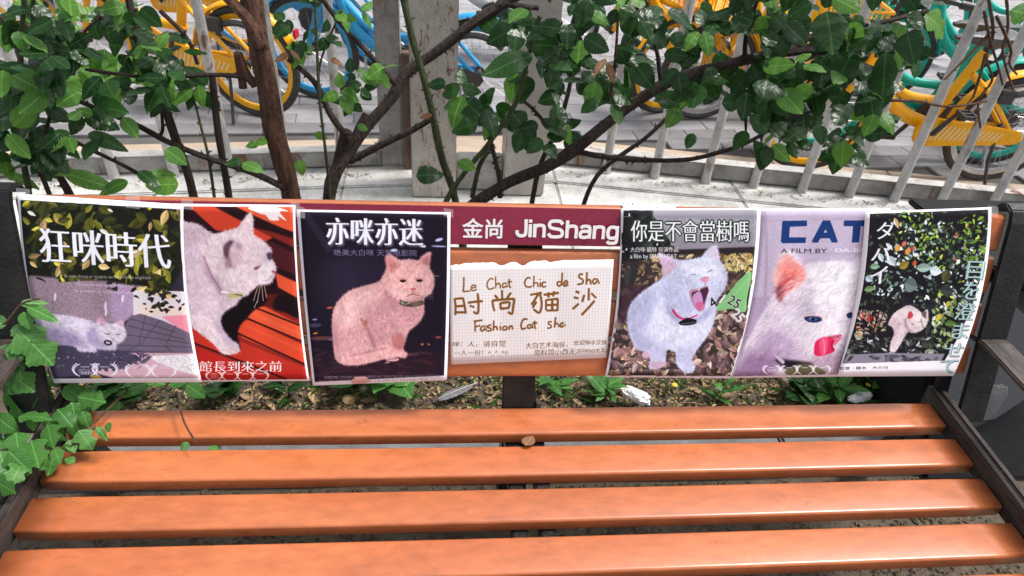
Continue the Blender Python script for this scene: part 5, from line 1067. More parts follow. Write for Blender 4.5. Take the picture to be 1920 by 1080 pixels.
def leaf(parent, p, size, ang, mt=None, kind='rose', face=.55, droop=.35, up=.55, rnd=.35):
    """a leaf whose stalk end sits at p and whose blade runs in the image-plane-like direction ang (0 = right, 90 = down)"""
    p = Vector(p); me = shapes(kind, mt or M_leaf)[rl.randrange(6)]; o = bpy.data.objects.new('leaf', me); C.objects.link(o)
    n = ((CAM-p).normalized()*face+Vector((0, 0, 1))*up+Vector((rl.gauss(0, rnd), rl.gauss(0, rnd), rl.gauss(0, rnd)))).normalized()
    a = R(ang); d = RT*math.cos(a)-UP*math.sin(a)+Vector((0, rl.gauss(0, .2), -droop*.4)); d = (d-n*d.dot(n)).normalized(); y = n.cross(d)
    M = Matrix(((d.x, y.x, n.x, p.x), (d.y, y.y, n.y, p.y), (d.z, y.z, n.z, p.z), (0, 0, 0, 1))) @ Matrix.Scale(size, 4)
    o.parent = parent; o.matrix_world = M; o.matrix_basis = parent.matrix_world.inverted() @ M if False else M
    return o
def plant(name, label, group=None, cat='plant'):
    return thing(name, label, cat, (0, 0, 0), 0, group)
def stem(parent, pts, w0, w1, mt, thorns=0, name='branch', rough=.1, n=10):
    """pts: (u, v, depth y); widths as measured; the cane's surface is knobbly and carries thorns"""
    P = [at(u, v, y=y) for u, v, y in pts]; P = smooth_path(P, 7); k = MB(); m_ = len(P); r = []
    for i, p in enumerate(P):
        q = (w0+(w1-w0)*i/(m_-1))/2*px(p); r.append(q*(1+rough*.45*math.sin(i*.31+w0)+rough*.3*math.sin(i*.83+w0*2)))
    Q = [p+Vector((math.sin(i*.41+w0), math.cos(i*.37+w1), 0))*.1*r[i] for i, p in enumerate(P)]
    i0 = len(k.V); k.tube(Q, r, n); m2 = len(Q)
    if w0 > 15:
        rid = [rl.uniform(-.1, .12) for _ in range(n)]; wv = [rl.uniform(0, 6) for _ in range(n)]
        for i in range(m2):
            for j in range(n): v_ = k.V[i0+i*n+j]; k.V[i0+i*n+j] = Q[i]+(v_-Q[i])*(1+rid[j]*1.0+.045*math.sin(i*.33+wv[j])+.012*math.sin(i*1.3+j*2))
    for _ in range(thorns):
        i = rl.randrange(1, m_-1); d = (Q[i+1]-Q[i-1]).normalized(); x, y = frame_of(d); a = rl.uniform(0, 6.28); o_ = x*math.cos(a)+y*math.sin(a)
        l = rl.uniform(.008, .014); k.cone(Q[i]+o_*r[i]*.75, o_+d*rl.uniform(-.6, .1), l*.38, l+r[i]*.2, 5)
    return k.build(name, mt, parent, True), Q
GB = 'rose bushes between the bench and the fence'
# --- left rose bush with the thick reddish trunk
b1 = plant('rose_bush', 'rose bush with the thickest reddish brown thorny trunk, behind the left posters', GB)
stem(b1, [(455, -60, .98), (478, 20, .95), (492, 120, .9), (512, 220, .86), (530, 300, .83), (548, 380, .8), (560, 470, .78), (575, 640, .76)], 39, 32, M_bark, 60, 'trunk', .12, 22)
stem(b1, [(490, 90, .9), (470, 40, .92), (420, -10, .95), (380, -60, .97)], 26, 20, M_bark, 10)
stem(b1, [(455, 165, .9), (447, 100, .9), (462, 140, .9), (480, 160, .89)], 14, 18, M_bark, 3)
stem(b1, [(70, 150, .86), (150, 190, .85), (250, 232, .84), (320, 268, .83), (400, 300, .82), (470, 322, .81), (535, 352, .8)], 9, 13, M_dark, 34)
stem(b1, [(235, -30, .9), (255, 60, .88), (285, 140, .87), (310, 205, .86), (335, 275, .85), (358, 350, .84), (380, 460, .83)], 13, 17, M_dark, 14)
stem(b1, [(398, 140, .9), (405, 220, .89), (418, 300, .88), (430, 380, .87), (440, 480, .86)], 12, 14, M_dark, 12)
stem(b1, [(365, 190, .84), (380, 250, .83), (392, 300, .82), (402, 370, .81)], 4, 6, M_green, 16)
stem(b1, [(130, 260, .8), (180, 285, .79), (240, 315, .78), (300, 350, .77)], 7, 8, M_dark, 8)
stem(b1, [(160, 130, .85), (280, 145, .86), (400, 140, .88), (470, 145, .9)], 6, 10, M_dark, 8)
stem(b1, [(300, 20, .9), (350, 70, .89), (370, 120, .9)], 9, 7, M_dark, 4)
stem(b1, [(302, 205, .86), (305, 240, .86), (300, 255, .86)], 5, 7, M_dark, 1)
# --- leftmost upright green canes
b2 = plant('rose_bush', 'leafy rose bush with upright green canes at the far left, behind the bench end', GB)
stem(b2, [(48, -40, .75), (42, 60, .74), (36, 160, .73), (38, 260, .72), (52, 350, .71), (70, 470, .7)], 9, 12, M_green, 10)
stem(b2, [(62, -40, .78), (60, 90, .77), (50, 200, .76), (70, 300, .75), (95, 370, .74)], 7, 9, M_green, 8)
stem(b2, [(0, 30, .8), (30, 70, .79), (40, 120, .78)], 6, 8, M_dark, 2)
stem(b2, [(-30, 250, .7), (60, 280, .7), (110, 330, .7), (140, 380, .7)], 9, 15, M_dark, 6)
stem(b2, [(190, 30, .76), (150, 70, .75), (120, 140, .74), (90, 230, .73), (75, 330, .72)], 5, 8, M_dark, 5)
# --- middle bush: forked dark trunk
b3 = plant('rose_bush', 'rose bush with a forked dark thorny trunk left of the rusty post', GB)
stem(b3, [(690, 215, .9), (655, 285, .86), (630, 320, .83), (618, 370, .8), (612, 470, .78), (610, 600, .77)], 22, 28, M_dark, 20, 'trunk', .12, 12)
stem(b3, [(1010, -30, .98), (945, 5, .97), (885, 45, .95), (820, 95, .94), (765, 135, .93), (735, 180, .91), (690, 235, .88), (650, 290, .86)], 18, 22, M_dark, 44, 'branch', .1, 12)
stem(b3, [(648, 245, .85), (640, 285, .85), (632, 320, .83)], 20, 22, M_dark, 0)
stem(b3, [(590, -20, .9), (640, 45, .9), (690, 100, .9), (730, 145, .91), (752, 165, .92)], 8, 12, M_dark, 18)
stem(b3, [(540, 110, .86), (590, 155, .86), (620, 215, .85), (655, 262, .84)], 10, 12, M_dark, 10)
stem(b3, [(655, 302, .85), (710, 275, .84), (770, 245, .83), (810, 222, .83)], 14, 11, M_dark, 18)
stem(b3, [(590, -20, .8), (594, 90, .79), (600, 190, .78), (612, 300, .77), (620, 380, .77)], 5, 6, M_green, 8)
stem(b3, [(640, 20, .88), (600, 120, .86), (600, 200, .84)], 4, 4, M_dark, 4)
stem(b3, [(752, -20, .84), (770, 60, .83), (790, 130, .82), (812, 220, .81), (830, 300, .8), (852, 370, .79), (870, 470, .78)], 13, 15, M_green, 26)
# --- right bush: long dark branch over the posts
b4 = plant('rose_bush', 'large dark leaved rose bush whose long branch reaches right over the fence', GB)
stem(b4, [(1660, 85, .98), (1560, 92, .95), (1480, 95, .93), (1400, 112, .91), (1310, 135, .9), (1240, 160, .88), (1160, 215, .86), (1100, 262, .84), (1030, 310, .82), (940, 350, .8), (860, 410, .78), (800, 520, .76)], 17, 22, M_dark, 40, 'branch', .1, 12)
stem(b4, [(1060, 278, .84), (1120, 292, .83), (1200, 300, .82), (1280, 300, .81), (1340, 288, .8), (1400, 268, .8), (1470, 228, .8), (1530, 205, .8)], 11, 6, M_dark, 26)
stem(b4, [(1012, 30, .78), (990, 110, .78), (968, 190, .77), (920, 265, .76), (870, 325, .75), (836, 380, .74), (800, 480, .73)], 9, 10, M_green, 4)
stem(b4, [(908, 215, .82), (922, 270, .81), (935, 330, .8), (938, 370, .79)], 8, 10, M_dark, 12)
stem(b4, [(925, 270, .84), (900, 310, .83), (885, 370, .82)], 8, 10, M_green, 10)
stem(b4, [(1160, 20, .86), (1155, 90, .85), (1150, 150, .85), (1140, 190, .85)], 5, 6, M_twig, 3)
stem(b4, [(1480, 95, .93), (1540, 60, .94), (1640, 45, .96), (1740, 20, .98)], 12, 8, M_dark, 6)
stem(b4, [(1396, 115, .91), (1400, 60, .92), (1420, 0, .93)], 9, 7, M_dark, 3)
stem(b4, [(1240, 160, .88), (1230, 90, .9), (1200, 30, .92), (1180, -30, .93)], 9, 7, M_dark, 6)
stem(b4, [(975, 185, .8), (1000, 205, .81), (1030, 240, .82)], 6, 7, M_dark, 5)
stem(b4, [(945, 5, .97), (975, 12, .96), (1010, 15, .95)], 14, 9, M_dark, 4)
for q in ([(1590, 270, .9), (1640, 200, .92), (1660, 120, .94)], [(1480, 280, .84), (1500, 240, .85), (1530, 200, .88)], [(1400, 260, .82), (1398, 230, .82), (1400, 190, .84)]): stem(b4, q, 4, 6, M_dark, 2)
# --- dry twigs at the right
b5 = plant('dry_vine', 'dry reddish twigs hanging in front of the right fence bars', cat='vine')
for q in ([(1850, -20, 1.1), (1862, 60, 1.08), (1850, 110, 1.06), (1860, 150, 1.05), (1835, 190, 1.04), (1838, 240, 1.03)], [(1885, -20, 1.1), (1890, 50, 1.08), (1880, 100, 1.06), (1900, 170, 1.04)], [(1858, 60, 1.08), (1820, 100, 1.06), (1790, 130, 1.05), (1770, 150, 1.04)], [(1670, 188, 1.0), (1720, 190, 1.0), (1780, 200, 1.0), (1850, 190, 1.0)],
          [(1868, 30, 1.08), (1895, 90, 1.06), (1893, 120, 1.05), (1907, 140, 1.04)], [(1845, 20, 1.08), (1855, 70, 1.07), (1870, 120, 1.06), (1880, 160, 1.05)], [(1848, 100, 1.06), (1835, 150, 1.05), (1825, 180, 1.04), (1812, 196, 1.03)]): stem(b5, q, 6, 3.5, M_twig, 2)

def patch(parent, cx, cy, rx_, ry_, n, size, yr, mt=M_leaf, kind='rose', **k):
    """leaflets in threes and fives, as roses bear them"""
    done = 0
    while done < n:
        u, v = cx+rl.gauss(0, .5)*rx_, cy+rl.gauss(0, .5)*ry_; y = rl.uniform(*yr); p = at(u, v, y=y); s_ = size*rl.uniform(.75, 1.2)*px(p); a = rl.uniform(20, 160)+rl.choice((0, 0, 0, 180))
        leaf(parent, p, s_, a, mt, kind, **k); done += 1
        for da in (70, -70):
            if done < n and rl.random() < .8:
                leaf(parent, p-(RT*math.cos(R(a))-UP*math.sin(R(a)))*s_*rl.uniform(.05, .3)+Vector((rl.gauss(0, .006), rl.gauss(0, .012), 0)), s_*rl.uniform(.7, .95), a+da+rl.gauss(0, 14), mt, kind, **k); done += 1
# right bush foliage, and a second bush woven through it
b7 = plant('rose_bush', 'smaller leaved rose bush woven behind the long branch, right of the cream posts', GB)
stem(b7, [(1085, -40, 1.05), (1075, 60, 1.02), (1070, 150, 1.0), (1045, 240, .96), (1010, 320, .92), (990, 420, .88)], 7, 10, M_dark, 8)
stem(b7, [(1600, -30, 1.08), (1540, 100, 1.05), (1500, 180, 1.02), (1440, 240, 1.0)], 6, 4, M_dark, 6); stem(b7, [(1330, -30, 1.08), (1310, 80, 1.05), (1290, 170, 1.02), (1220, 250, .98), (1120, 330, .94), (1080, 430, .9)], 6, 9, M_dark, 8)
for c_ in ((1060, 50, 80, 50, 12), (1040, 125, 80, 40, 9), (1130, 175, 60, 50, 9), (1030, 235, 45, 30, 7), (895, 185, 50, 40, 8), (1210, 35, 60, 35, 7), (1285, 110, 40, 55, 9), (1335, 165, 40, 30, 6), (1410, 50, 70, 50, 10), (1480, 110, 60, 50, 10), (1430, 180, 55, 45, 9), (1555, 40, 60, 40, 8), (1580, 125, 50, 55, 9), (1495, 215, 60, 35, 9), (1565, 240, 50, 35, 7), (1440, 285, 16, 20, 2), (1640, 180, 30, 55, 6), (1710, 40, 60, 35, 8), (1690, 95, 45, 35, 6), (1430, -40, 200, 30, 16), (1700, -40, 120, 30, 10), (1130, -40, 120, 30, 10), (1600, 190, 30, 30, 3), (1180, 110, 40, 40, 5), (1260, 200, 30, 30, 3), (1530, 180, 60, 40, 6), (980, 40, 50, 40, 6), (1330, 40, 60, 40, 9), (1480, 40, 60, 40, 8), (1640, 90, 50, 40, 6), (1120, 30, 60, 40, 8), (1400, 130, 60, 40, 6), (1460, 230, 40, 30, 5)):
    patch(b4, *c_[:4], int(c_[4]*.95), 52, (.72, 1.0)); patch(b7, *c_[:4], int(c_[4]*.9), 49, (.8, 1.1)); patch(b7, *c_[:4], max(1, c_[4]//5), 48, (.74, .9), M_young)
for u, v, s_, a in ((1166, 108, 0, 0),): pass
for u, v, s_, a, kd, mt in ((985, 108, 106, 170, 'heart', M_leaf), (836, 155, 46, 190, 'rose', M_leaf), (866, 180, 72, 115, 'rose', M_young), (868, 182, 64, 50, 'rose', M_leaf), (862, 170, 50, 200, 'rose', M_leaf), (895, 230, 62, 165, 'rose', M_leaf), (910, 205, 64, 70, 'rose', M_leaf), (1042, 108, 66, 100, 'rose', M_leaf), (1048, 86, 74, 190, 'rose', M_leaf), (1054, 95, 62, 40, 'rose', M_leaf), (1095, 70, 66, 20, 'rose', M_leaf), (1018, 262, 46, 150, 'rose', M_leaf), (1025, 258, 52, 340, 'rose', M_leaf), (1022, 270, 44, 60, 'rose', M_leaf), (1010, 235, 46, 170, 'rose', M_leaf), (1152, 195, 56, 95, 'rose', M_leaf), (1120, 185, 52, 130, 'rose', M_leaf), (1150, 180, 46, 20, 'rose', M_leaf),
                         (1430, 125, 70, 35, 'rose', M_young), (1462, 170, 72, 40, 'rose', M_young), (1410, 160, 80, 20, 'rose', M_leaf), (1400, 175, 60, 100, 'rose', M_leaf), (1550, 20, 110, 80, 'rose', M_leaf), (1600, 95, 80, 120, 'rose', M_leaf), (1660, 110, 90, 100, 'heart', M_leaf), (1700, 60, 76, 70, 'rose', M_leaf), (1440, 275, 46, 100, 'rose', M_leaf), (1640, 215, 52, 120, 'rose', M_young), (1650, 210, 56, 60, 'rose', M_young), (1300, 250, 40, 110, 'rose', M_leaf), (1535, 235, 44, 80, 'rose', M_leaf), (1510, 240, 60, 150, 'rose', M_leaf), (1480, 265, 44, 70, 'rose', M_leaf), (1400, 245, 50, 130, 'rose', M_leaf), (1430, 5, 80, 10, 'rose', M_leaf), (1560, -5, 70, 30, 'rose', M_young), (1740, 30, 70, 30, 'lobed', M_young), (1900, 20, 70, 20, 'lobed', M_young), (780, 330, 62, 350, 'rose', M_leaf), (860, 300, 50, 40, 'rose', M_young)):
    p = at(u, v, y=rl.uniform(.7, .78)); leaf(b4, p, s_*px(p)*.84, a, mt, kd, rnd=.25, face=.8)
for u, v, s_, a in ((1135, 110, 44, 100), (1140, 120, 36, 70), (810, 215, 26, 170)): p = at(u, v, y=.76); leaf(b4, p, s_*px(p), a, M_dead, 'long')
# left bush foliage
for c_ in ((180, 30, 55, 40, 8), (240, 20, 40, 40, 8), (250, 95, 45, 40, 8), (320, 110, 55, 35, 8), (300, 160, 45, 30, 7), (375, 160, 45, 25, 5), (310, 140, 30, 30, 5), (220, -40, 180, 30, 12)): patch(b1, *c_[:4], int(c_[4]*1.5), 47, (.72, .95)); patch(b1, *c_[:4], 2, 50, (.7, .9), M_young)
for c_ in ((60, 55, 60, 55, 11), (30, 130, 45, 45, 7), (100, 140, 40, 35, 6), (60, 200, 50, 50, 9), (90, 260, 50, 35, 7), (100, 110, 40, 60, 5), (70, -30, 120, 30, 8), (20, 200, 40, 60, 6), (140, 60, 50, 50, 6), (50, 300, 50, 30, 5), (150, 170, 50, 40, 5)): patch(b2, *c_[:4], int(c_[4]*1.5), 50, (.6, .85)); patch(b2, *c_[:4], 2, 54, (.6, .8), M_young)
for c_ in ((110, 90, 80, 60, 9), (60, 20, 80, 40, 7), (200, 130, 60, 50, 6), (60, 160, 60, 50, 5)): patch(b2, *c_, 56, (.95, 1.25), M_young, 'lobed')
for c_ in ((210, 115, 40, 35, 5), (245, 130, 60, 30, 4), (120, 170, 60, 30, 5), (230, 30, 60, 30, 4)): patch(b1, *c_, 54, (.95, 1.2), M_young, 'lobed')
for u, v, s_, a in ((40, 275, 70, 200), (60, 262, 60, 10), (160, 215, 64, 20), (165, 250, 70, 15), (195, 255, 50, 150), (120, 325, 90, 0), (130, 330, 60, 200), (260, 320, 60, 40), (90, 270, 50, 160), (230, 220, 44, 40), (15, 325, 60, 350), (280, 325, 46, 340), (180, 265, 46, 100), (310, 280, 44, 30), (455, 305, 44, 20), (455, 300, 34, 160), (175, 215, 30, 200), (130, 225, 30, 300), (335, 345, 60, 190), (240, 340, 60, 160)):
    p = at(u, v, y=rl.uniform(.66, .74)); leaf(b1, p, s_*px(p), a, M_leaf if rl.random() < .5 else M_young, 'long' if rl.random() < .5 else 'rose', rnd=.25)
# sparse small leaves on the middle bush
for c_ in ((540, 40, 40, 35, 9), (600, 60, 40, 50, 6), (650, 35, 40, 30, 6), (700, 135, 32, 26, 6), (660, 160, 30, 24, 6), (560, 90, 40, 40, 6), (650, 185, 34, 18, 5), (600, -30, 120, 30, 8)): patch(b3, *c_, 32, (.78, .92), M_leaf if rl.random() < .6 else M_young)
for u, v, s_, a in ((720, 125, 40, 150), (715, 130, 36, 20), (640, 170, 40, 20), (635, 175, 34, 160), (645, 180, 36, 70), (590, 250, 26, 20), (560, 300, 30, 70), (480, 265, 30, 30), (485, 270, 24, 160), (670, 235, 22, 10), (640, 165, 30, 260)): p = at(u, v, y=.8); leaf(b3, p, s_*px(p), a, M_young, 'rose')
for u, v, s_, a in ((540, 100, 30, 160), (545, 95, 26, 30), (620, 110, 26, 20), (615, 75, 24, 200)): p = at(u, v, y=.86); leaf(b3, p, s_*px(p), a, M_dead, 'long')
# climber over the left end of the bench
b6 = plant('climbing_plant', 'bright green lobed climber growing over the left end of the bench seat', cat='climber')
def cstem(pts, w_):
    P = smooth_path([on_back(u, v, .05) if v < 720 else at(u, v, z=.465) for u, v in pts], 5); k = MB(); k.tube(P, [w_*px(p)/2 for p in P], 6); k.build('stem', M_green if w_ > 4 else M_twig, b6, True)
cstem([(-20, 620), (10, 605), (40, 570), (75, 560)], 4); cstem([(-20, 690), (30, 660), (60, 640)], 4); cstem([(-20, 850), (60, 835), (130, 838), (180, 800)], 5); cstem([(130, 838), (120, 800), (100, 780)], 4); cstem([(140, 830), (190, 780), (235, 735)], 4)
cstem([(-20, 900), (30, 860), (70, 850)], 4); cstem([(330, 735), (345, 790), (368, 830)], 3.5)
for u, v, s_, a, kd in ((38, 570, 46, 330, 'long'), (50, 574, 60, 20, 'long'), (44, 585, 36, 90, 'rose'), (20, 630, 46, 330, 'rose'), (40, 625, 84, 40, 'lobed'), (30, 640, 50, 110, 'rose'), (12, 610, 40, 200, 'rose'), (5, 690, 70, 20, 'lobed'), (30, 690, 60, 100, 'lobed'), (-10, 660, 60, 30, 'lobed')):
    p = on_back(u, v, .05); leaf(b6, p, s_*px(p)*.95, a+rl.gauss(0, 10), M_vine, kd, rnd=.3, face=.8)
for u, v, s_, a, kd in ((10, 745, 84, 20, 'lobed'), (20, 740, 70, 80, 'lobed'), (50, 720, 110, 35, 'lobed'), (60, 715, 90, 10, 'lobed'), (70, 745, 70, 60, 'rose'), (-10, 780, 70, 20, 'rose'), (110, 770, 60, 30, 'lobed'), (135, 760, 86, 60, 'lobed'), (150, 745, 66, 10, 'lobed'), (180, 800, 46, 20, 'long'), (150, 810, 56, 60, 'lobed'), (30, 815, 70, 70, 'lobed'), (60, 830, 80, 60, 'lobed'), (20, 850, 70, 60, 'lobed'), (0, 850, 74, 100, 'lobed'), (60, 850, 62, 90, 'lobed'), (100, 840, 46, 40, 'rose'), (-10, 900, 60, 30, 'lobed'), (40, 870, 60, 110, 'lobed'), (90, 800, 60, 40, 'lobed'), (40, 780, 70, 30, 'lobed'), (120, 725, 60, 30, 'rose'), (-20, 820, 60, 10, 'lobed'), (100, 860, 44, 120, 'rose')):
    p = at(u, v, z=.475+rl.uniform(0, .035)); leaf(b6, p, s_*px(p)*.74, a+rl.gauss(0, 12), M_vine, kd, rnd=.38, face=.6, up=.6); leaf(b6, p+Vector((rl.gauss(-.01, .02), rl.gauss(0, .02), -.012)), s_*px(p)*.5, a+rl.gauss(0, 60), M_vine, 'rose', rnd=.4)
for u, v, s_, a in ((310, 722, 44, 200), (318, 724, 36, 340), (350, 722, 40, 30), (350, 828, 22, 110), (392, 838, 24, 0)): p = at(u, v, z=.42 if v > 800 else .35); leaf(b6, p, s_*px(p), a, M_vine, 'rose')
# ================================================================ small things on the soil and round the bench
ri = random.Random(5)
def soil_z(x, y): return .012
# litter of dry petals and chips, too many to count
M_chip = worn('dry petal litter', (.42, .31, .16), (.2, .13, .07), .9, 40, fine=200)
def litter(name, n, area, z, size, mt):
    k = MB()
    for _ in range(n):
        x, y = area(); s_ = size*ri.uniform(.5, 1.4); a = ri.uniform(0, 6.28); M = Matrix.Translation((x, y, z(x, y)+s_*.3)) @ Matrix.Rotation(a, 4, 'Z') @ Matrix.Rotation(ri.uniform(-.6, .6), 4, 'X')
        h = s_*ri.uniform(.1, .4); k.add([M @ Vector(p) for p in ((-s_, 0, 0), (0, -s_*.5, h), (s_, 0, 0), (0, s_*.5, h), (0, 0, -h*.4))], [(0, 1, 4), (1, 2, 4), (2, 3, 4), (3, 0, 4)])
    return stuff(k.build(name, mt, None, fix=False))
litter('petal_litter', 7000, lambda: (ri.uniform(-1.4, 1.6), ri.uniform(.3, .8)), lambda x, y: .004, .009, M_chip)
litter('dark_litter', 3500, lambda: (ri.uniform(-1.4, 1.6), ri.uniform(.3, .8)), lambda x, y: .004, .012, worn('dark leaf crumbs', (.1, .07, .04), (.05, .035, .025), .9, 40))
litter('chip_litter', 9000, lambda: (ri.uniform(-1.3, 1.3), ri.uniform(-.75, .11)), lambda x, y: .0, .008, worn('damp chip litter', (.13, .095, .05), (.045, .032, .02), .9, 40, fine=200))  # under-seat shade is put into the dark colour of these chips
litter('rail_litter', 500, lambda: ((lambda x: (x, yb(x)-ri.uniform(.062, .11)))(ri.choice((ri.uniform(-2.2, -.5), ri.uniform(.3, 2.4))))), lambda x, y: .106, .006, M_chip)
# dry leaves, each its own
M_dry = [leaf_mat('dry leaf a', (.3, .2, .11), (.4, .27, .15), .8, .1), leaf_mat('dry leaf b', (.2, .13, .09), (.3, .19, .12), .8, .1)]
def single_leaf(name, label, u, v, z, size, ang, mt, kind='rose', group=None):
    p = at(u, v, z=z); me = shapes(kind, mt)[ri.randrange(6)]; o = bpy.data.objects.new(name, me); C.objects.link(o); o.location = p; s_ = size*px(p); o.scale = (s_, s_, s_); o.rotation_euler = (ri.uniform(-.3, .3), ri.uniform(-.2, .2), R(-ang)); return tag(o, label, 'leaf', group)
for i, (u, v, s_, a) in enumerate(((640, 745, 34, 10), (675, 752, 40, 340), (580, 735, 30, 60), (1090, 735, 26, 0), (1075, 748, 24, 30), (1300, 730, 26, 20), (1370, 740, 24, 200), (450, 740, 34, 10), (500, 750, 30, 50), (1440, 735, 22, 0))):
    single_leaf('dry_leaf', 'dry brown leaf lying on the soil behind the seat', u, v, .018, s_, a, M_dry[i % 2], 'long' if i % 3 else 'rose', 'dry leaves on the soil')
single_leaf('dry_leaf', 'curled brown leaf caught between the two rear seat slats', 985, 836, .428, 34, 300, M_dead, 'rose')
# feather
M_fea = worn('grey feather vane', (.17, .17, .18), (.11, .11, .12), .7, 40, stretch=(1, 8, 1)); fp, fq = at(822, 752, z=.03), at(895, 722, z=.034)
d = fq-fp; L = d.length; k = MB(); n = 26; yv = Vector((-d.y, d.x, 0)).normalized(); V = []
for i in range(n+1):
    t_ = i/n; w_ = (.26*math.sin(math.pi*min(1, (t_+.02)**.8))**.7)*L/2*(1+.07*((i % 3)-1)) if .0 < t_ < .86 else .002
    V += [fp+d*t_+yv*w_+Vector((0, 0, .006-.03*t_*0)), fp+d*t_+Vector((0, 0, .01)), fp+d*t_-yv*w_*.7+Vector((0, 0, .004))]
k.add(V, [(i*3+j, i*3+3+j, i*3+4+j, i*3+1+j) for i in range(n) for j in (0, 1)]); o = k.build('feather', M_fea, None, True, fix=False); tag(o, 'grey feather lying on the soil just left of the centre support', 'feather')
k = MB(); k.tube([fp+Vector((0, 0, .0115)), fp+d*.5+Vector((0, 0, .0125)), fq+Vector((0, 0, .011))], [.0008, .0014, .0018], 5); k.build('shaft', mat('feather shaft', (.5, .47, .42), .5), o, True)
# crumpled tissues
M_tis = mat('white tissue', (.8, .8, .79), .9)
def tissue(label, u, v, rx_, ry_, ang, seed):
    p = at(u, v, z=.05); s_ = px(p); bm = bmesh.new(); bmesh.ops.create_icosphere(bm, subdivisions=4, radius=1); rr = random.Random(seed); ph = [(Vector((rr.gauss(0, 1), rr.gauss(0, 1), rr.gauss(0, 1)))*rr.uniform(1.5, 5), rr.uniform(0, 6)) for _ in range(7)]
    for v_ in bm.verts:
        f = sum(abs(math.sin(v_.co.dot(a)+b_)) for a, b_ in ph)/7; q = v_.co*(.35+1.05*f); v_.co = Vector((q.x*rx_*s_, q.y*ry_*s_, q.z*ry_*s_))
    o = from_bm('crumpled_tissue', bm, M_tis); o.location = p; o.rotation_euler = (0, 0, R(ang)); return tag(o, label, 'tissue')
tissue('crumpled white tissue on the soil under the yawning cat poster', 1194, 742, 26, 12, -40, 2); tissue('crumpled white tissue among the weeds at the right end of the bench', 1612, 744, 24, 9, 15, 4)
k = MB(); p = at(1168, 728, z=.03); k.box((-.012, -.006, 0), (.012, .006, .003), Matrix.Translation(p) @ Matrix.Rotation(.5, 4, 'Z') @ Matrix.Rotation(.3, 4, 'Y')); tag(k.build('paper_scrap', M_tis, None), 'tiny white paper scrap beside the larger tissue', 'scrap')
# weeds in the gap behind the seat, and grass
def weed(label, u, v, n, size, mt=M_vine, kind='long', z=.015):
    p0_ = at(u, v, z=z); o = thing('weed', label, 'weed', p0_, 0, 'weeds behind the seat'); bpy.context.view_layer.update()
    for i in range(n):
        a = 360*i/n+ri.uniform(-25, 25); me = shapes(kind, mt)[ri.randrange(6)]; l = bpy.data.objects.new('leaf', me); C.objects.link(l); l.parent = o; s_ = size*px(p0_)*ri.uniform(.7, 1.2); l.scale = (s_, s_, s_); l.location = (ri.gauss(0, .01), ri.gauss(0, .01), ri.uniform(.0, .05)); l.rotation_euler = (ri.uniform(-.3, .3), -ri.uniform(.2, .9), R(a))
    k = MB(); k.tube([(0, 0, -.02), (.003, 0, .03), (.0, .004, .06)], .0016, 5); k.build('stem', M_green, o)
for lab, u, v, n, s_, kd, mt in (('small leafy weed just right of the centre support', 1030, 725, 8, 40, 'long', M_vine), ('leafy weed just left of the larger tissue', 1135, 742, 12, 46, 'long', M_vine), ('weed below the joint of the yawning and licking cat posters', 1350, 745, 7, 30, 'long', M_vine), ('upright weed below the word CAT poster', 1500, 738, 9, 44, 'rose', M_leaf), ('weed beside the tissue at the right', 1560, 742, 12, 48, 'long', M_vine), ('leafy weed at the right end of the bench back', 1650, 735, 16, 52, 'long', M_vine), ('dense green weed by the right iron end', 1700, 738, 14, 50, 'long', M_vine), ('broad leaved weed under the dark poster', 655, 728, 6, 60, 'rose', M_leaf), ('second broad leaved weed under the dark poster, nearer the note', 730, 728, 6, 60, 'rose', M_vine), ('small weed under the red slat poster', 540, 738, 8, 44, 'long', M_leaf), ('weed under the left poster', 230, 745, 12, 60, 'rose', M_leaf), ('dark weed under the seam of the two left posters', 420, 742, 9, 50, 'rose', M_leaf)): weed(lab, u, v, n, s_, mt, kd)
k = MB()
for _ in range(700):
    u = ri.choice((ri.uniform(1540, 1760), ri.uniform(1540, 1760), ri.uniform(900, 1540), ri.uniform(150, 900))); p = at(u, ri.uniform(705, 775), z=.0); h = ri.uniform(.02, .07); a = ri.uniform(0, 6.28); e = Vector((math.cos(a), math.sin(a), 0)); f = Vector((ri.gauss(0, .4), ri.gauss(0, .4), 1))*h
    k.add([p-e*.0015, p+e*.0015, p+f*.6+e*.001, p+f+Vector((f.x, f.y, -.2*h))*.4], [(0, 1, 2), (0, 2, 3)])
stuff(k.build('grass_tufts', M_vine, None, fix=False))
k = MB()
for i in range(14):
    u, v = ri.uniform(850, 1560), ri.uniform(715, 755); p = at(u, v, z=.02); a = ri.uniform(-.7, .7); l = ri.uniform(.03, .1); k.tube([p, p+Vector((math.cos(a)*l*.5, math.sin(a)*l*.5, .008)), p+Vector((math.cos(a)*l, math.sin(a)*l*.8, .002))], .0013, 4)
stuff(k.build('straw', worn('dry straw', (.4, .3, .17), (.25, .18, .1), .8, 30), None))
# yellow flower heads
for lab, u, v in (('small yellow flower on the soil under the yawning cat poster', 1265, 722), ('small yellow flower in the weeds at the right', 1628, 722)):
    p = at(u, v, z=.045); o = thing('flower', lab, 'flower', p); k = MB()
    for i in range(9):
        a = i*.698; k.add([Vector((0, 0, 0)), Vector((math.cos(a-.3)*.007, math.sin(a-.3)*.007, .003)), Vector((math.cos(a)*.011, math.sin(a)*.011, .001)), Vector((math.cos(a+.3)*.007, math.sin(a+.3)*.007, .003))], [(0, 1, 2, 3)])
    k.build('petals', mat('yellow petals', (.75, .55, .03), .6), o, fix=False); k = MB(); k.tube([(0, 0, -.04), (.002, 0, -.001)], .001, 5); k.build('stem', M_green, o)
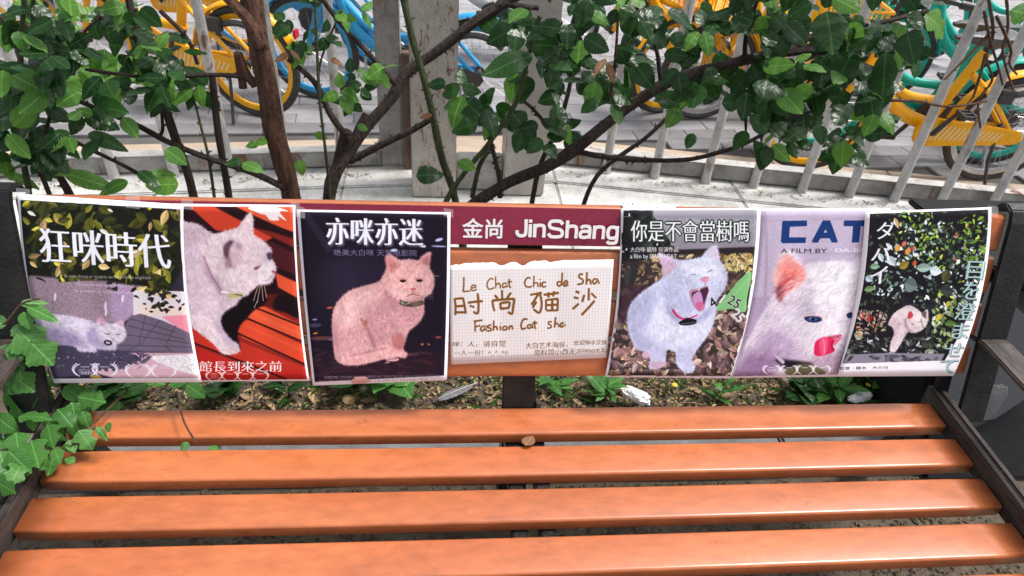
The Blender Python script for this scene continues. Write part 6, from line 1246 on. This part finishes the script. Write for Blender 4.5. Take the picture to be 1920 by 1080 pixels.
# black bin beyond the right armrest
M_gloss = worn('glossy black plastic', (.014, .0135, .018), (.02, .019, .023), .2, 5, bumpy=.04, rr=.04); nodes(M_gloss)[1].inputs['Specular IOR Level'].default_value = .55; M_matt = worn('scuffed black plastic', (.008, .008, .009), (.014, .014, .015), .55, 8); nodes(M_matt)[1].inputs['Specular IOR Level'].default_value = .15
bn = thing('black_bin', 'large black plastic bin with a glossy sloping front panel, beyond the right armrest', 'bin', (1.6, .4, 0))
def slope(off, pl):
    yz = lambda x, z: (x-1.6, .3+(z-.45)*.6+off[0]-.4, z+off[1]); return [yz(x, z) for x, z in pl]
pl = [(1.17, .22), (1.2, .33), (1.285, .53), (1.46, .41), (1.52, .3), (1.34, .2), (1.24, .19)]
k = MB(); A, B_ = slope((0, 0), pl), slope((.01, -.006), pl); n = len(pl); k.add(A+B_, [tuple(range(n)), tuple(range(n, 2*n))[::-1]]+[(i, (i+1) % n, n+(i+1) % n, n+i) for i in range(n)]); k.build('sloping_panel', M_gloss, bn, bevel=.002)
k = MB(); k.prism([(-.31, .004), (.5, .004), (.5, .43), (.02, .46), (-.27, .06)], -.42, .9, 'x'); k.build('body', M_matt, bn, bevel=.012)
k = MB(); k.prism([(-.005, .478), (.52, .446), (.52, .466), (-.01, .5)], -.2, .92, 'x'); k.build('lid', M_matt, bn, bevel=.006)
M_bag = mat('clear crumpled film', (.5, .53, .5), .12); t, b = nodes(M_bag); b.inputs['Alpha'].default_value = .05
p = at(1828, 765, y=.12); bm = bmesh.new(); bmesh.ops.create_icosphere(bm, subdivisions=4, radius=1); ph = [(Vector((ri.gauss(0, 1), ri.gauss(0, 1), ri.gauss(0, 1)))*ri.uniform(1.5, 4), ri.uniform(0, 6)) for _ in range(10)]
for v_ in bm.verts: f = sum(abs(math.sin(v_.co.dot(a)+b_)) for a, b_ in ph)/10; q = v_.co*(.6+.7*f); v_.co = Vector((q.x*.055+.3*q.z*.09, q.y*.03, q.z*.085))
o = from_bm('plastic_bag', bm, M_bag, None, True); o.location = p; tag(o, 'crumpled clear plastic bag hanging below the right armrest', 'bag')
